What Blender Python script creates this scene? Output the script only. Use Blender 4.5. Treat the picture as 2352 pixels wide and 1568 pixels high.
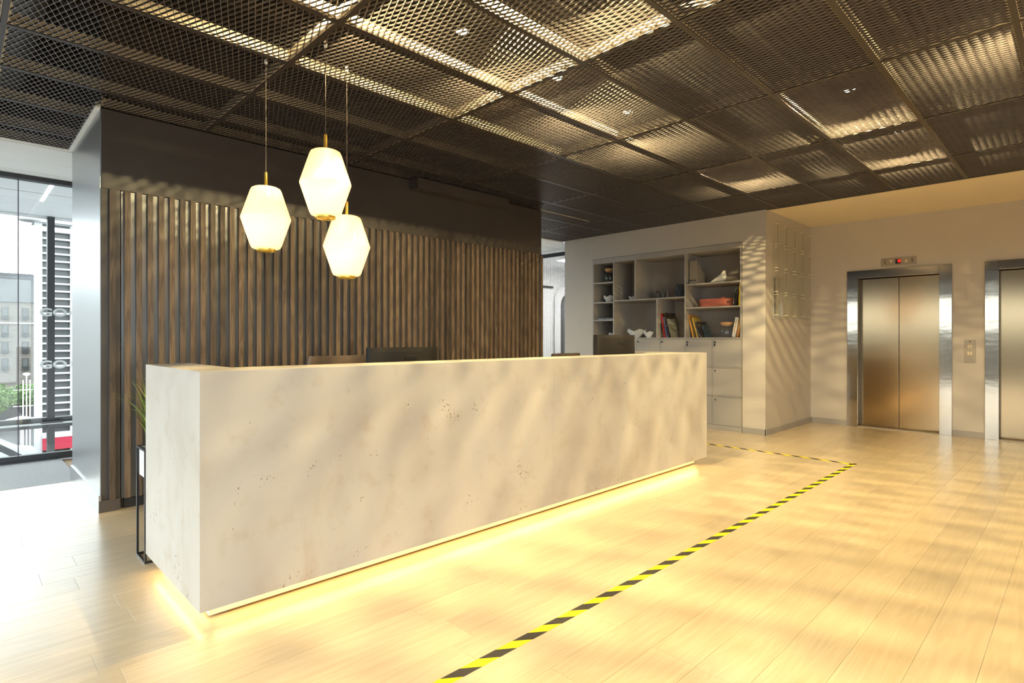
import bpy, bmesh, math, random
from mathutils import Vector, Matrix
R = random.Random(7)
for o in list(bpy.data.objects):
    bpy.data.objects.remove(o, do_unlink=True)
SC = bpy.context.scene
COL = SC.collection

# ------------------------------------------------------------------ camera, world, exposure
cd = bpy.data.cameras.new('camera'); cam = bpy.data.objects.new('camera', cd); COL.objects.link(cam)
cam.location = (0, 0, 1.25); cam.rotation_euler = (math.pi/2, 0, math.radians(-44.54))
cd.sensor_width = 36; cd.lens = 1305/2352*36; cd.shift_y = -0.003; cd.clip_start = .05; cd.clip_end = 500
SC.camera = cam
SC.view_settings.view_transform = 'Standard'; SC.view_settings.look = 'None'
SC.view_settings.gamma = 1; SC.view_settings.use_curve_mapping = False
SC.view_settings.exposure = 0.2
SC.cycles.transparent_max_bounces = 24
W = bpy.data.worlds.new('overcast_sky'); SC.world = W; W.use_nodes = True
bg = W.node_tree.nodes['Background']; bg.inputs[0].default_value = (.93, .96, 1.0, 1); bg.inputs[1].default_value = 4.6
LAMP_COL = (1.0, .79, .39)
LAMP_W = 132.0
# spotlights above the mesh: x, y
SPOTS = [(1.34, 2.70), (2.23, 2.70), (3.12, 2.70), (4.01, 2.70),
         (2.25, 1.78), (4.85, 1.28), (4.02, .26), (6.15, 1.22), (2.25, .1), (3.2, -.9), (5.6, -.6), (5.9, 2.5)]
SPOT_Z = 3.13

# ------------------------------------------------------------------ helpers
def link(o): COL.objects.link(o); return o
def empty(name, label, cat, loc=(0, 0, 0), rz=0, group=None):
    o = bpy.data.objects.new(name, None); link(o); o.location = loc; o.rotation_euler = (0, 0, rz)
    o.empty_display_size = .1
    return tag(o, label, cat, group)
def tag(o, label=None, cat=None, group=None, kind=None):
    if label: o['label'] = label
    if cat: o['category'] = cat
    if group: o['group'] = group
    if kind: o['kind'] = kind
    return o
class MB:
    def __init__(s): s.v = []; s.f = []; s.m = []; s.sm = []
    def add(s, vs, fs, mi=0, smooth=False):
        b = len(s.v); s.v += [tuple(p) for p in vs]
        for f in fs: s.f.append(tuple(b+i for i in f)); s.m.append(mi); s.sm.append(smooth)
        return s
    def box(s, x0, x1, y0, y1, z0, z1, mi=0, M=None):
        vs = [Vector(p) for p in ((x0,y0,z0),(x1,y0,z0),(x1,y1,z0),(x0,y1,z0),(x0,y0,z1),(x1,y0,z1),(x1,y1,z1),(x0,y1,z1))]
        if M: vs = [M @ p for p in vs]
        return s.add(vs, [(0,3,2,1),(4,5,6,7),(0,1,5,4),(1,2,6,5),(2,3,7,6),(3,0,4,7)], mi)
    def bar(s, a, b, w, h, mi=0):
        a, b = Vector(a), Vector(b); d = (b-a); L = d.length; d.normalize()
        up = Vector((0,0,1)) if abs(d.z) < .95 else Vector((1,0,0))
        u = d.cross(up).normalized(); v = u.cross(d)
        M = Matrix((( d.x,u.x,v.x,a.x),(d.y,u.y,v.y,a.y),(d.z,u.z,v.z,a.z),(0,0,0,1)))
        return s.box(0, L, -w/2, w/2, -h/2, h/2, mi, M)
    def rings(s, rings, cap0=True, cap1=True, mi=0, smooth=True):
        n = len(rings[0]); vs = [p for r in rings for p in r]; fs = []
        for k in range(len(rings)-1):
            for i in range(n):
                j = (i+1) % n; fs.append((k*n+i, k*n+j, (k+1)*n+j, (k+1)*n+i))
        s.add(vs, fs, mi, smooth)
        if cap0: s.add(rings[0], [tuple(range(n))[::-1]], mi)
        if cap1: s.add(rings[-1], [tuple(range(n))], mi)
        return s
    def lathe(s, prof, n=24, c=(0,0,0), mi=0, cap0=True, cap1=True, smooth=True):
        rg = [[(c[0]+r*math.cos(2*math.pi*i/n), c[1]+r*math.sin(2*math.pi*i/n), c[2]+z) for i in range(n)] for r, z in prof]
        return s.rings(rg, cap0, cap1, mi, smooth)
    def tube(s, pts, r, n=8, mi=0, smooth=True):
        pts = [Vector(p) for p in pts]; rr = r if isinstance(r, (list, tuple)) else [r]*len(pts); rg = []
        for i, p in enumerate(pts):
            d = (pts[min(i+1, len(pts)-1)]-pts[max(i-1, 0)]).normalized()
            up = Vector((0,0,1)) if abs(d.z) < .9 else Vector((1,0,0))
            u = d.cross(up).normalized(); w = u.cross(d)
            rg.append([p+rr[i]*(math.cos(2*math.pi*k/n)*u+math.sin(2*math.pi*k/n)*w) for k in range(n)])
        return s.rings(rg, mi=mi, smooth=smooth)
    def mesh(s, name, mats):
        me = bpy.data.meshes.new(name); me.from_pydata(s.v, [], s.f)
        for m in (mats if isinstance(mats, (list, tuple)) else [mats]): me.materials.append(m)
        me.polygons.foreach_set('material_index', s.m); me.polygons.foreach_set('use_smooth', s.sm); me.update()
        return me
    def build(s, name, mats, parent=None, bevel=0, fix=True):
        me = s.mesh(name, mats)
        if fix or bevel:
            bm = bmesh.new(); bm.from_mesh(me)
            if bevel:
                es = [e for e in bm.edges if len(e.link_faces) == 2 and e.calc_face_angle(0) > .6]
                bmesh.ops.bevel(bm, geom=es, offset=bevel, segments=2, profile=.6, affect='EDGES', clamp_overlap=True)
            bmesh.ops.recalc_face_normals(bm, faces=bm.faces); bm.to_mesh(me); bm.free()
        o = bpy.data.objects.new(name, me); link(o)
        if parent: o.parent = parent
        return o
def box(name, b, mat, parent=None, bevel=0):
    return MB().box(*b).build(name, mat, parent, bevel)
def inst(name, me, parent=None, loc=(0,0,0), rot=(0,0,0)):
    o = bpy.data.objects.new(name, me); link(o); o.location = loc; o.rotation_euler = rot
    if parent: o.parent = parent
    return o
def copy_tree(o, parent=None):
    c = o.copy(); link(c)
    if parent: c.parent = parent
    for ch in list(o.children): copy_tree(ch, c)
    return c
def struct(o): o['kind'] = 'structure'; return o
def text(name, s, size, mat, parent, loc, rot, extrude=.0006, sx=1.0, align='LEFT', bold=0.0):
    cu = bpy.data.curves.new(name, 'FONT'); cu.body = s; cu.size = size; cu.extrude = extrude; cu.align_x = align; cu.offset = bold
    t = bpy.data.objects.new('tmp', cu); link(t); bpy.context.view_layer.update()
    me = bpy.data.meshes.new_from_object(t.evaluated_get(bpy.context.evaluated_depsgraph_get()))
    bpy.data.objects.remove(t); me.materials.clear(); me.materials.append(mat)
    for v in me.vertices: v.co.x *= sx
    o = inst(name, me, parent, loc, rot); return o

# ------------------------------------------------------------------ materials
class NT:
    def __init__(s, name):
        s.mat = bpy.data.materials.new(name); s.mat.use_nodes = True; s.t = s.mat.node_tree
        s.p = s.t.nodes['Principled BSDF']
    def n(s, typ, **kw):
        nd = s.t.nodes.new(typ)
        for k, v in kw.items():
            if k in nd.inputs: nd.inputs[k].default_value = v
            else: setattr(nd, k, v)
        return nd
    def l(s, a, b): s.t.links.new(a, b)
    def ramp(s, fac, stops):
        r = s.n('ShaderNodeValToRGB'); cr = r.color_ramp
        while len(cr.elements) < len(stops): cr.elements.new(.5)
        for e, (p, c) in zip(cr.elements, stops):
            e.position = p; e.color = (*c, 1) if len(c) == 3 else c
        s.l(fac, r.inputs[0]); return r
    def mix(s, fac, a, b, mode='MIX'):
        m = s.n('ShaderNodeMix', data_type='RGBA', blend_type=mode)
        for sock, v in ((m.inputs[0], fac), (m.inputs[6], a), (m.inputs[7], b)):
            if hasattr(v, 'links'): s.l(v, sock)
            else: sock.default_value = v if not isinstance(v, tuple) or len(v) == 4 else (*v, 1)
        return m.outputs[2]
    def obj(s, scale=(1,1,1), rnd=0):
        tc = s.n('ShaderNodeTexCoord'); mp = s.n('ShaderNodeMapping'); mp.inputs['Scale'].default_value = scale
        s.l(tc.outputs['Object'], mp.inputs[0])
        if rnd:
            oi = s.n('ShaderNodeObjectInfo'); mu = s.n('ShaderNodeMath', operation='MULTIPLY'); mu.inputs[1].default_value = rnd
            s.l(oi.outputs['Random'], mu.inputs[0]); cb = s.n('ShaderNodeCombineXYZ')
            for i in range(3): s.l(mu.outputs[0], cb.inputs[i])
            s.l(cb.outputs[0], mp.inputs['Location'])
        return mp.outputs[0]
    def noise(s, vec, scale=5, detail=4, rough=.55, dist=0):
        n = s.n('ShaderNodeTexNoise'); n.inputs['Scale'].default_value = scale; n.inputs['Detail'].default_value = detail
        n.inputs['Roughness'].default_value = rough; n.inputs['Distortion'].default_value = dist
        s.l(vec, n.inputs['Vector']); return n.outputs['Fac']
    def bump(s, h, strength=.1, dist=.01):
        b = s.n('ShaderNodeBump'); b.inputs['Strength'].default_value = strength; b.inputs['Distance'].default_value = dist
        s.l(h, b.inputs['Height']); s.l(b.outputs[0], s.p.inputs['Normal'])
def M(name, col, rough=.5, metal=0, spec=.5, noise=0, nscale=8, bump=0, emit=None, es=0, coat=0, trans=0):
    t = NT(name); p = t.p
    p.inputs['Roughness'].default_value = rough; p.inputs['Metallic'].default_value = metal
    p.inputs['Specular IOR Level'].default_value = spec; p.inputs['Coat Weight'].default_value = coat
    p.inputs['Transmission Weight'].default_value = trans
    v = t.obj()
    f = t.noise(v, nscale, 4)
    k = noise if noise else .04
    r = t.ramp(f, [(.25, tuple(c*(1-k) for c in col)), (.75, tuple(min(1, c*(1+k)) for c in col))])
    t.l(r.outputs[0], p.inputs['Base Color'])
    if bump: t.bump(t.noise(v, nscale*12, 3), bump, .002)
    if emit:
        p.inputs['Emission Color'].default_value = (*emit, 1); p.inputs['Emission Strength'].default_value = es
    return t.mat
def wood(name, light, dark, axis=0, scale=1.0, rough=.4, coat=0.0, tone=.25, rnd=40, bumps=.08, figure=.5):
    """grain runs along the given axis of the object"""
    t = NT(name); p = t.p
    sc = [14*scale]*3; sc[axis] = 1.1*scale
    v = t.obj(tuple(sc), rnd)
    base = t.noise(v, 1.0, 2, .5, 1.2)
    ws = [1.0]*3
    wv = t.n('ShaderNodeMath', operation='MULTIPLY'); t.l(base, wv.inputs[0]); wv.inputs[1].default_value = 26
    sn = t.n('ShaderNodeMath', operation='SINE'); t.l(wv.outputs[0], sn.inputs[0])
    fig = t.n('ShaderNodeMapRange'); t.l(sn.outputs[0], fig.inputs[0]); fig.inputs[1].default_value = -1; fig.inputs[2].default_value = 1
    fc = [90*scale]*3; fc[axis] = 3*scale
    vf = t.obj(tuple(fc), rnd); fine = t.noise(vf, 1, 4, .6)
    mx = t.n('ShaderNodeMix', data_type='FLOAT'); mx.inputs[0].default_value = figure
    t.l(fine, mx.inputs[2]); t.l(fig.outputs[0], mx.inputs[3])
    r = t.ramp(mx.outputs[0], [(.22, dark), (.62, light), (.9, tuple(min(1, c*1.12) for c in light))])
    oi = t.n('ShaderNodeObjectInfo')
    tr = t.ramp(oi.outputs['Random'], [(0, (1-tone,)*3), (.5, (1, 1, 1)), (1, (1+tone*.25, 1+tone*.15, 1-tone*.1))])
    c = t.mix(1.0, r.outputs[0], tr.outputs[0], 'MULTIPLY')
    t.l(c, p.inputs['Base Color']); p.inputs['Roughness'].default_value = rough
    p.inputs['Coat Weight'].default_value = coat; p.inputs['Coat Roughness'].default_value = .24
    t.bump(fine, bumps, .001)
    return t.mat

m_floor = wood('oak_floor', (.735, .585, .385), (.67, .515, .325), 0, 1.0, .36, 1.0, .10, 40, .04, .30)
m_joint = M('floor_joint', (.42, .29, .17), .7)
m_slat = wood('walnut_slat', (.165, .115, .080), (.095, .062, .043), 2, 1.6, .45, 0, .45, 55, .1, .45)
m_dark = M('dark_brown_panel', (.070, .058, .052), .36, 0, .5, .1, 3)
m_darkgap = M('satin_dark_gap_panel', (.195, .20, .21), .28, .78, .6, .06, 2)
m_plinthdark = M('dark_plinth', (.025, .022, .024), .5)
m_mesh = M('bronze_mesh', (.048, .040, .038), .55, .2, .4, .15, 6)
m_edge = M('lit_mesh_edge', (.42, .375, .345), .32, .8, .5, .1, 6)  # paler ribbon undersides: light caught on the edges, put into the colour
m_frame = M('bronze_panel_frame', (.74, .65, .52), .45, .1, .5, .1, 6)
m_tbar = M('bronze_grid_bar', (.070, .060, .056), .34, .4, .5, .08, 6)
m_void = M('plenum_dark', (.022, .018, .016), .9)
m_duct = M('galvanised_duct', (.30, .31, .32), .4, .7)
m_wall = M('warm_grey_paint', (.57, .515, .45), .55, 0, .4, .02, 4, .02)
m_lobby = M('cream_ceiling_paint', (.80, .70, .53), .7, 0, .3, .02, 4)
m_skirt = M('grey_skirting', (.36, .33, .30), .5)
m_white = M('white_soffit', (.86, .87, .87), .6, 0, .3, .01)
m_whitemet = M('white_metal', (.9, .9, .9), .4)
m_rail = M('charcoal_rail', (.05, .052, .056), .45, .3)
m_steelframe = M('grey_steel_frame', (.055, .057, .06), .45, .4)
m_carpet = M('grey_carpet', (.46, .465, .475), .95, 0, .1, .22, 160, .4)
m_black = M('black_paint', (.012, .012, .013), .4)
m_blackmetal = M('black_metal', (.03, .031, .034), .38, .6)
m_planter = M('white_planter', (.78, .78, .79), .45)
m_grey = M('grey_furniture_lacquer', (.40, .37, .335), .45, 0, .4, .02, 3)
m_grey2 = M('grey_shelf_interior', (.38, .325, .275), .5, 0, .4, .02, 3)
m_brass = M('glowing_brushed_brass', (.78, .52, .12), .28, 1.0, .5, .05, 12, emit=(1, .6, .08), es=.10)  # slight emission stands in for lamplight on the brass
m_cord = M('grey_cord', (.16, .125, .10), .6)
m_monitor = M('graphite_plastic', (.026, .022, .020), .6, 0, .25, .05, 20)
m_screen = M('screen_glass', (.01, .01, .012), .12)
m_leather = M('brown_leather', (.12, .085, .065), .42, 0, .5, .15, 30, .15)
m_cork = M('cork_lid', (.58, .33, .15), .8, 0, .2, .25, 90, .3)
m_paper = M('folded_white_ceramic', (.80, .79, .76), .55)
m_char = M('charcoal_ceramic', (.060, .066, .074), .5)
m_v1 = M('brown_grey_ceramic', (.115, .10, .092), .5)
m_v2 = M('slate_ceramic', (.085, .09, .09), .45)
m_v3 = M('taupe_ceramic', (.22, .18, .145), .5)
m_linen = M('taupe_linen_board', (.33, .285, .235), .8, 0, .2, .15, 120, .2)
m_bird = M('cream_bird_finish', (.86, .80, .68), .5)
m_coral = M('coral_felt', (.60, .17, .11), .75, 0, .3, .08, 40, .2)
m_chrome = M('chrome', (.75, .75, .76), .12, 1)
m_pages = M('book_pages', (.80, .77, .70), .8)
m_red_led = M('red_display', (.4, .0, .0), .5, emit=(1, .012, .012), es=1.3)
m_plate = M('satin_steel_plate', (.38, .325, .255), .45, .35, .5, .04, 30)
m_button = M('cream_button', (.8, .68, .48), .4)  # plain cream button colour, no emission
m_tree = M('tree_leaf', (.16, .27, .09), .7, 0, .3, .4, 3)
m_road = M('asphalt', (.10, .103, .107), .9, 0, .2, .15, .3)
m_soil = M('soil', (.05, .035, .02), .95)
m_led = M('warm_led_strip', (1, .8, .4), .5, emit=(1, .74, .33), es=10)
m_lampface = M('lamp_face', (1, .9, .7), .5, emit=(1, .82, .5), es=60)

def mat_concrete():
    t = NT('microcement'); p = t.p; v = t.obj()
    big = t.noise(v, 2.2, 3, .5, .6); mid = t.noise(v, 7, 5, .6)
    c = t.ramp(big, [(.3, (.515, .46, .40)), (.5, (.575, .53, .47)), (.75, (.605, .565, .51))]).outputs[0]
    st = t.ramp(mid, [(.55, (1, 1, 1)), (.78, (.86, .80, .73))]).outputs[0]
    c = t.mix(1.0, c, st, 'MULTIPLY')
    vs = t.obj((1, 1, .45)); stain = t.noise(vs, 3.4, 6, .62, .4)
    c = t.mix(t.ramp(stain, [(.62, (0, 0, 0)), (.80, (.55, .55, .55))]).outputs[0], c, (.46, .36, .28, 1))
    # small dark air holes gathered in a few clusters
    vo = t.n('ShaderNodeTexVoronoi'); vo.inputs['Scale'].default_value = 95; t.l(t.obj((1, 1, .55)), vo.inputs['Vector'])
    clus = t.noise(v, 4.3, 2, .5); fine = t.noise(v, 45, 2)
    hole = t.ramp(vo.outputs['Distance'], [(.0, (1, 1, 1)), (.30, (1, 1, 1)), (.38, (0, 0, 0))]).outputs[0]
    cm = t.ramp(clus, [(.635, (0, 0, 0)), (.67, (1, 1, 1))]).outputs[0]
    fm = t.ramp(fine, [(.50, (0, 0, 0)), (.56, (1, 1, 1))]).outputs[0]
    h = t.mix(1.0, t.mix(1.0, hole, cm, 'MULTIPLY'), fm, 'MULTIPLY')
    vo2 = t.n('ShaderNodeTexVoronoi'); vo2.inputs['Scale'].default_value = 16; t.l(t.obj((1, 1, .6)), vo2.inputs['Vector'])
    sep = t.ramp(vo2.outputs['Distance'], [(.030, (1, 1, 1)), (.045, (0, 0, 0))]).outputs[0]
    h = t.mix(1.0, h, t.mix(1.0, sep, t.ramp(t.noise(v, 2.9, 2), [(.50, (0,0,0)), (.56, (1,1,1))]).outputs[0], 'MULTIPLY'), 'LIGHTEN')
    c = t.mix(h, c, (.20, .145, .10, 1))
    t.l(c, p.inputs['Base Color']); p.inputs['Roughness'].default_value = .52
    inv = t.n('ShaderNodeMath', operation='SUBTRACT'); inv.inputs[0].default_value = 1; t.l(h, inv.inputs[1])
    t.bump(inv.outputs[0], .35, .004)
    return t.mat
m_conc = mat_concrete()
def mat_steel(name, base, rough, streak, wavy):
    t = NT(name); p = t.p; p.inputs['Metallic'].default_value = 1
    v = t.obj((260, 260, 2.0)); f = t.noise(v, 1.5, 3)
    t.l(t.ramp(f, [(.3, tuple(c*.97 for c in base)), (.7, base)]).outputs[0], p.inputs['Base Color'])
    r = t.n('ShaderNodeMapRange'); t.l(f, r.inputs[0]); r.inputs[3].default_value = rough-streak; r.inputs[4].default_value = rough+streak
    t.l(r.outputs[0], p.inputs['Roughness'])
    if wavy: t.bump(t.noise(t.obj((2.5, 2.5, 6)), 1.2, 2), wavy, .02)
    else: t.bump(f, .012, .001)
    return t.mat
m_steel = mat_steel('brushed_steel_door', (.36, .265, .155), .15, .02, 0)
m_jamb = mat_steel('polished_steel_jamb', (.44, .39, .32), .10, .02, .045)
m_laminate = mat_steel('brushed_grey_cladding', (.50, .51, .52), .34, .04, 0)
def mat_glass(name, tint=(.93, .97, .96), refl=1.0):
    t = NT(name); t.t.nodes.remove(t.p); out = t.t.nodes['Material Output']
    tr = t.n('ShaderNodeBsdfTransparent'); tr.inputs[0].default_value = (*tint, 1)
    gl = t.n('ShaderNodeBsdfGlossy'); gl.inputs['Roughness'].default_value = .02; gl.inputs[0].default_value = (1, 1, 1, 1)
    lw = t.n('ShaderNodeLayerWeight'); lw.inputs[0].default_value = .5   # Schlick: .04 + .96 * facing^5, the same from both sides
    pw = t.n('ShaderNodeMath', operation='POWER'); t.l(lw.outputs['Facing'], pw.inputs[0]); pw.inputs[1].default_value = 5
    fr = t.n('ShaderNodeMath', operation='MULTIPLY_ADD'); t.l(pw.outputs[0], fr.inputs[0]); fr.inputs[1].default_value = .9*refl; fr.inputs[2].default_value = .04*refl
    mx = t.n('ShaderNodeMixShader'); t.l(fr.outputs[0], mx.inputs[0]); t.l(tr.outputs[0], mx.inputs[1]); t.l(gl.outputs[0], mx.inputs[2])
    t.l(mx.outputs[0], out.inputs[0]); return t.mat
m_glass = mat_glass('clear_glass')
m_jar = mat_glass('jar_glass', (.985, .99, .99), .8)
m_acryl = mat_glass('edge_glass', (.985, .99, .98), .22)
m_glassedge = M('green_glass_edge', (.29, .27, .215), .3)
def mat_pendant():
    t = NT('opal_glass_lit'); p = t.p; p.inputs['Base Color'].default_value = (.9, .85, .75, 1); p.inputs['Roughness'].default_value = .25
    tc = t.n('ShaderNodeTexCoord'); sx = t.n('ShaderNodeSeparateXYZ'); t.l(tc.outputs['Object'], sx.inputs[0])
    mr = t.n('ShaderNodeMapRange'); t.l(sx.outputs[2], mr.inputs[0]); mr.inputs[1].default_value = 0; mr.inputs[2].default_value = .37
    # the bulb sits a little below the middle, so the opal glass glows most there
    r = t.ramp(mr.outputs[0], [(0, (.95, .53, .20)), (.30, (1, .62, .32)), (.52, (.97, .555, .245)), (.75, (.95, .52, .205)), (1, (.92, .48, .17))])
    t.l(r.outputs[0], p.inputs['Emission Color']); p.inputs['Emission Strength'].default_value = 1.30
    return t.mat
m_opal = mat_pendant()
def mat_tape():
    t = NT('hazard_tape'); p = t.p; tc = t.n('ShaderNodeTexCoord'); sx = t.n('ShaderNodeSeparateXYZ'); t.l(tc.outputs['Object'], sx.inputs[0])
    # stripes slanting across the tape, one pair every 186 mm
    a = t.n('ShaderNodeMath', operation='MULTIPLY'); t.l(sx.outputs[1], a.inputs[0]); a.inputs[1].default_value = 1.4
    b = t.n('ShaderNodeMath', operation='ADD'); t.l(sx.outputs[0], b.inputs[0]); t.l(a.outputs[0], b.inputs[1])
    c = t.n('ShaderNodeMath', operation='DIVIDE'); t.l(b.outputs[0], c.inputs[0]); c.inputs[1].default_value = .186
    d = t.n('ShaderNodeMath', operation='FLOORED_MODULO'); t.l(c.outputs[0], d.inputs[0]); d.inputs[1].default_value = 1.0
    e = t.n('ShaderNodeMath', operation='GREATER_THAN'); t.l(d.outputs[0], e.inputs[0]); e.inputs[1].default_value = .5
    col = t.mix(e.outputs[0], (.93, .74, .0, 1), (.035, .028, .026, 1))
    t.l(col, p.inputs['Base Color']); p.inputs['Roughness'].default_value = .45
    return t.mat
m_tape = mat_tape()
def mat_brick():
    t = NT('pale_brick_facade'); b = t.n('ShaderNodeTexBrick'); b.inputs['Scale'].default_value = 1.0
    b.inputs['Color1'].default_value = (.185, .165, .145, 1); b.inputs['Color2'].default_value = (.155, .138, .122, 1); b.inputs['Mortar'].default_value = (.22, .205, .19, 1)
    b.inputs['Brick Width'].default_value = .5; b.inputs['Row Height'].default_value = .17; b.inputs['Mortar Size'].default_value = .018
    tc = t.n('ShaderNodeTexCoord'); mp = t.n('ShaderNodeMapping'); mp.inputs['Rotation'].default_value = (math.pi/2, 0, 0)
    t.l(tc.outputs['Object'], mp.inputs[0]); t.l(mp.outputs[0], b.inputs[0]); t.l(b.outputs[0], t.p.inputs['Base Color']); t.p.inputs['Roughness'].default_value = .9
    return t.mat
m_brick = mat_brick()
def mat_print(name, base, spots, scale=(20, 20, 20), lo=.5):
    t = NT(name); f = t.noise(t.obj(scale), 1.6, 3, .7)
    st = [(0, base), (lo, base)]+[(min(.98, lo+.06*(i+1)), c) for i, c in enumerate(spots)]
    t.l(t.ramp(f, st).outputs[0], t.p.inputs['Base Color']); t.p.inputs['Roughness'].default_value = .35
    return t.mat

# ------------------------------------------------------------------ room shell
ZC = 2.915
# floor: base slab, planks, carpet
floor = struct(box('floor', (-2.2, 9.6, -5.2, 7.55, -.35, -.016), m_joint))
ROW0, PW = .290, .1905
holes = [(.80, 5.42, 5.05, 6.3)]
def plank(x0, x1, y0, y1):
    w = .0004
    mb = MB(); b = .0006; z1, z0 = 0, -.014
    x0 += w; x1 -= w; y0 += w; y1 -= w
    t = [(x0+b, y0+b, z1), (x1-b, y0+b, z1), (x1-b, y1-b, z1), (x0+b, y1-b, z1)]
    m = [(x0, y0, z1-b), (x1, y0, z1-b), (x1, y1, z1-b), (x0, y1, z1-b)]
    l = [(x0, y0, z0), (x1, y0, z0), (x1, y1, z0), (x0, y1, z0)]
    cx, cy = (x0+x1)/2, (y0+y1)/2
    vs = [(p[0]-cx, p[1]-cy, p[2]) for p in t+m+l]
    fs = [(0, 1, 2, 3)]
    for i in range(4):
        j = (i+1) % 4; fs += [(4+i, 4+j, j, i), (8+i, 8+j, 4+j, 4+i)]
    mb.add(vs, fs); o = mb.build('floor_plank', m_floor, floor, fix=False); o.location = (cx, cy, 0)
known = {2: [2.65], 1: [3.33], 3: [], 5: [3.515], 4: [3.92], 11: [.45-1.9, 1.15, 3.1], 10: [.1, 1.986, 3.9], 8: [1.56], 15: [.555], 13: [1.22], 17: [.45]}
nplank = 0
for k in range(-8, 32):
    y0 = ROW0+PW*k; y1 = y0+PW
    if y1 > 6.27: y1 = 6.26
    if y1-y0 < .02: continue
    back = k < -4
    x = -2.2; cuts = sorted(known.get(k, []))
    xs = [x]
    if cuts:
        c = cuts[0]
        while c-1.9 > -2.1: c -= 1.9
        while c < 9.1: xs.append(c); c += 1.9
    else:
        c = -2.2+R.uniform(.35, 1.9)
        while c < 9.1: xs.append(c); c += R.choice((1.9, 1.9, 1.9, 2.3))
    xs.append(9.17)
    for a, b in zip(xs, xs[1:]):
        if b-a < .04 or nplank >= 298: continue
        if a > .8 and b < 5.4 and y0 > 5.05: continue
        if back and b < 1.2: continue
        plank(a, b, y0, y1); nplank += 1
mbase = MB(); mbase.box(-2.2, 9.17, -5.2, ROW0-8*PW, -.016, 0); mbase.box(-2.2, 1.25, ROW0-8*PW, ROW0-4*PW, -.016, -.001)
mbase.box(5.4, 8.3, 6.26, 7.55, -.016, -.001)
mbase.build('floor_back', m_floor, floor)
box('carpet', (-2.2, .8, 6.26, 7.52, -.016, .002), m_carpet, floor)
box('carpet_seam', (.565, .567, 6.26, 7.5, .002, .0026), M('carpet_seam_thread', (.5, .5, .5), .9), floor)

# plenum slab, ducts
ceil = struct(box('ceiling', (-2.4, 7.54, -5.2, 6.33, 3.72, 3.80), m_void))
MB().tube([(.30, 2.2, 3.42), (.30, 6.2, 3.42)], .14, 20).build('duct', m_duct, ceil)
for k in range(9):
    MB().bar((-2.2, -.6+.8*k, 3.62), (7.4, -.6+.8*k, 3.62), .04, .07).build('plenum_joist', m_tbar, ceil)
for bx_ in ((-2.4, -2.36, -5.2, 6.35, 2.98, 3.8), (-2.4, .80, 6.347, 6.39, 2.93, 3.8), (5.40, 7.54, 6.345, 6.39, 2.99, 3.8), (7.54, 7.58, -5.2, 6.35, 3.0, 3.8)):
    box('plenum_wall', bx_, m_void, ceil)
GX = [.19+1.265*k for k in range(-2, 6)]; GX = [-2.34]+GX[1:]+[7.52]
GY = [.27+.627*k for k in range(-5, 10)]+[6.33]
CORE = (.76, 5.44, 5.0, 6.34)
def cut(x0, x1, y0, y1):
    cx0, cx1, cy0, cy1 = CORE
    if x1 <= cx0 or x0 >= cx1 or y1 <= cy0: return [(x0, x1, y0, y1)]
    out = []
    if y0 < cy0: out.append((max(x0, cx0), x1, y0, cy0))
    if x0 < cx0: out.append((x0, cx0, y0, y1))
    if x1 > cx1: out.append((cx1, x1, max(y0, cy0), y1))
    return [r for r in out if r[1]-r[0] > .05 and r[3]-r[2] > .05]
S2 = .01684; HP = .0468; RH = .0076; RT = .0027
def sheet_mesh(w, d):
    """expanded metal: zigzag ribbons running along Y, standing almost upright, touching at the knots"""
    mb = MB(); n = int(w/S2); off = (w-(n-1)*S2)/2; tilt = -.34
    nh = int(math.ceil(d/HP)); vs = []; fs = []
    cs = [(-RT/2, 0), (RT/2, 0), (RT/2+RH*tilt, RH), (-RT/2+RH*tilt, RH)]
    for i in range(n):
        xc = off+i*S2; pts = []
        for j in range(nh+1):
            s = 1 if (i+j) % 2 == 0 else -1
            for e in (-.0045, .0045):
                pts.append((xc+s*(S2/2-RT*.42), min(max(j*HP+e, 0), d)))
        b = len(vs)
        for (x, y) in pts:
            for (dx, dz) in cs: vs.append((x+dx, y, dz))
        for k in range(len(pts)-1):
            for q in range(4):
                r = (q+1) % 4; fs.append((b+k*4+q, b+k*4+r, b+k*4+4+r, b+k*4+4+q))
    mb.add(vs, fs); mb.m = [1 if i % 4 == 0 else 0 for i in range(len(mb.f))]; return mb.mesh('mesh_sheet', [m_mesh, m_edge])
def frame_mesh(w, d, open_side=''):
    mb = MB(); t = .0025; h = .070; l = .012
    for k, (a, b, c, e) in (('', (0, w, 0, t)), ('', (0, w, d-t, d)), ('L', (0, t, 0, d)), ('R', (w-t, w, 0, d))):
        if not k or k != open_side: mb.box(a, b, c, e, .004, h)
    for k, (a, b, c, e) in (('', (t, w-t, t, l)), ('', (t, w-t, d-l, d-t)), ('L', (t, l, l, d-l)), ('R', (w-l, w-t, l, d-l))):
        if not k or k != open_side: mb.box(a, b, c, e, .0135, .0155)
    return mb.mesh('ceiling_panel', m_frame)
cache = {}
BW = .014
for i in range(len(GX)-1):
    for j in range(len(GY)-1):
        for (x0, x1, y0, y1) in cut(GX[i], GX[i+1], GY[j], GY[j+1]):
            # the corner panel runs round the wall: its two halves meet without a frame between them
            side = 'R' if x1 == CORE[0] and y0 < CORE[2] else 'L' if x0 == CORE[0] and y1 == CORE[2] and GX[i] < CORE[0] else ''
            bl, br = (0 if side == 'L' else BW), (0 if side == 'R' else BW)
            w, d = round(x1-x0-bl-br, 3), round(y1-y0-2*BW, 3)
            key = (w, d, side)
            if key not in cache: cache[key] = (frame_mesh(w, d, side), sheet_mesh(w-.006, d-.006))
            p = inst('ceiling_panel', cache[key][0], ceil, (x0+bl, y0+BW, ZC))
            s = inst('mesh_sheet', cache[key][1], p, (.003, .003, .0)); s['kind'] = 'stuff'
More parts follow.
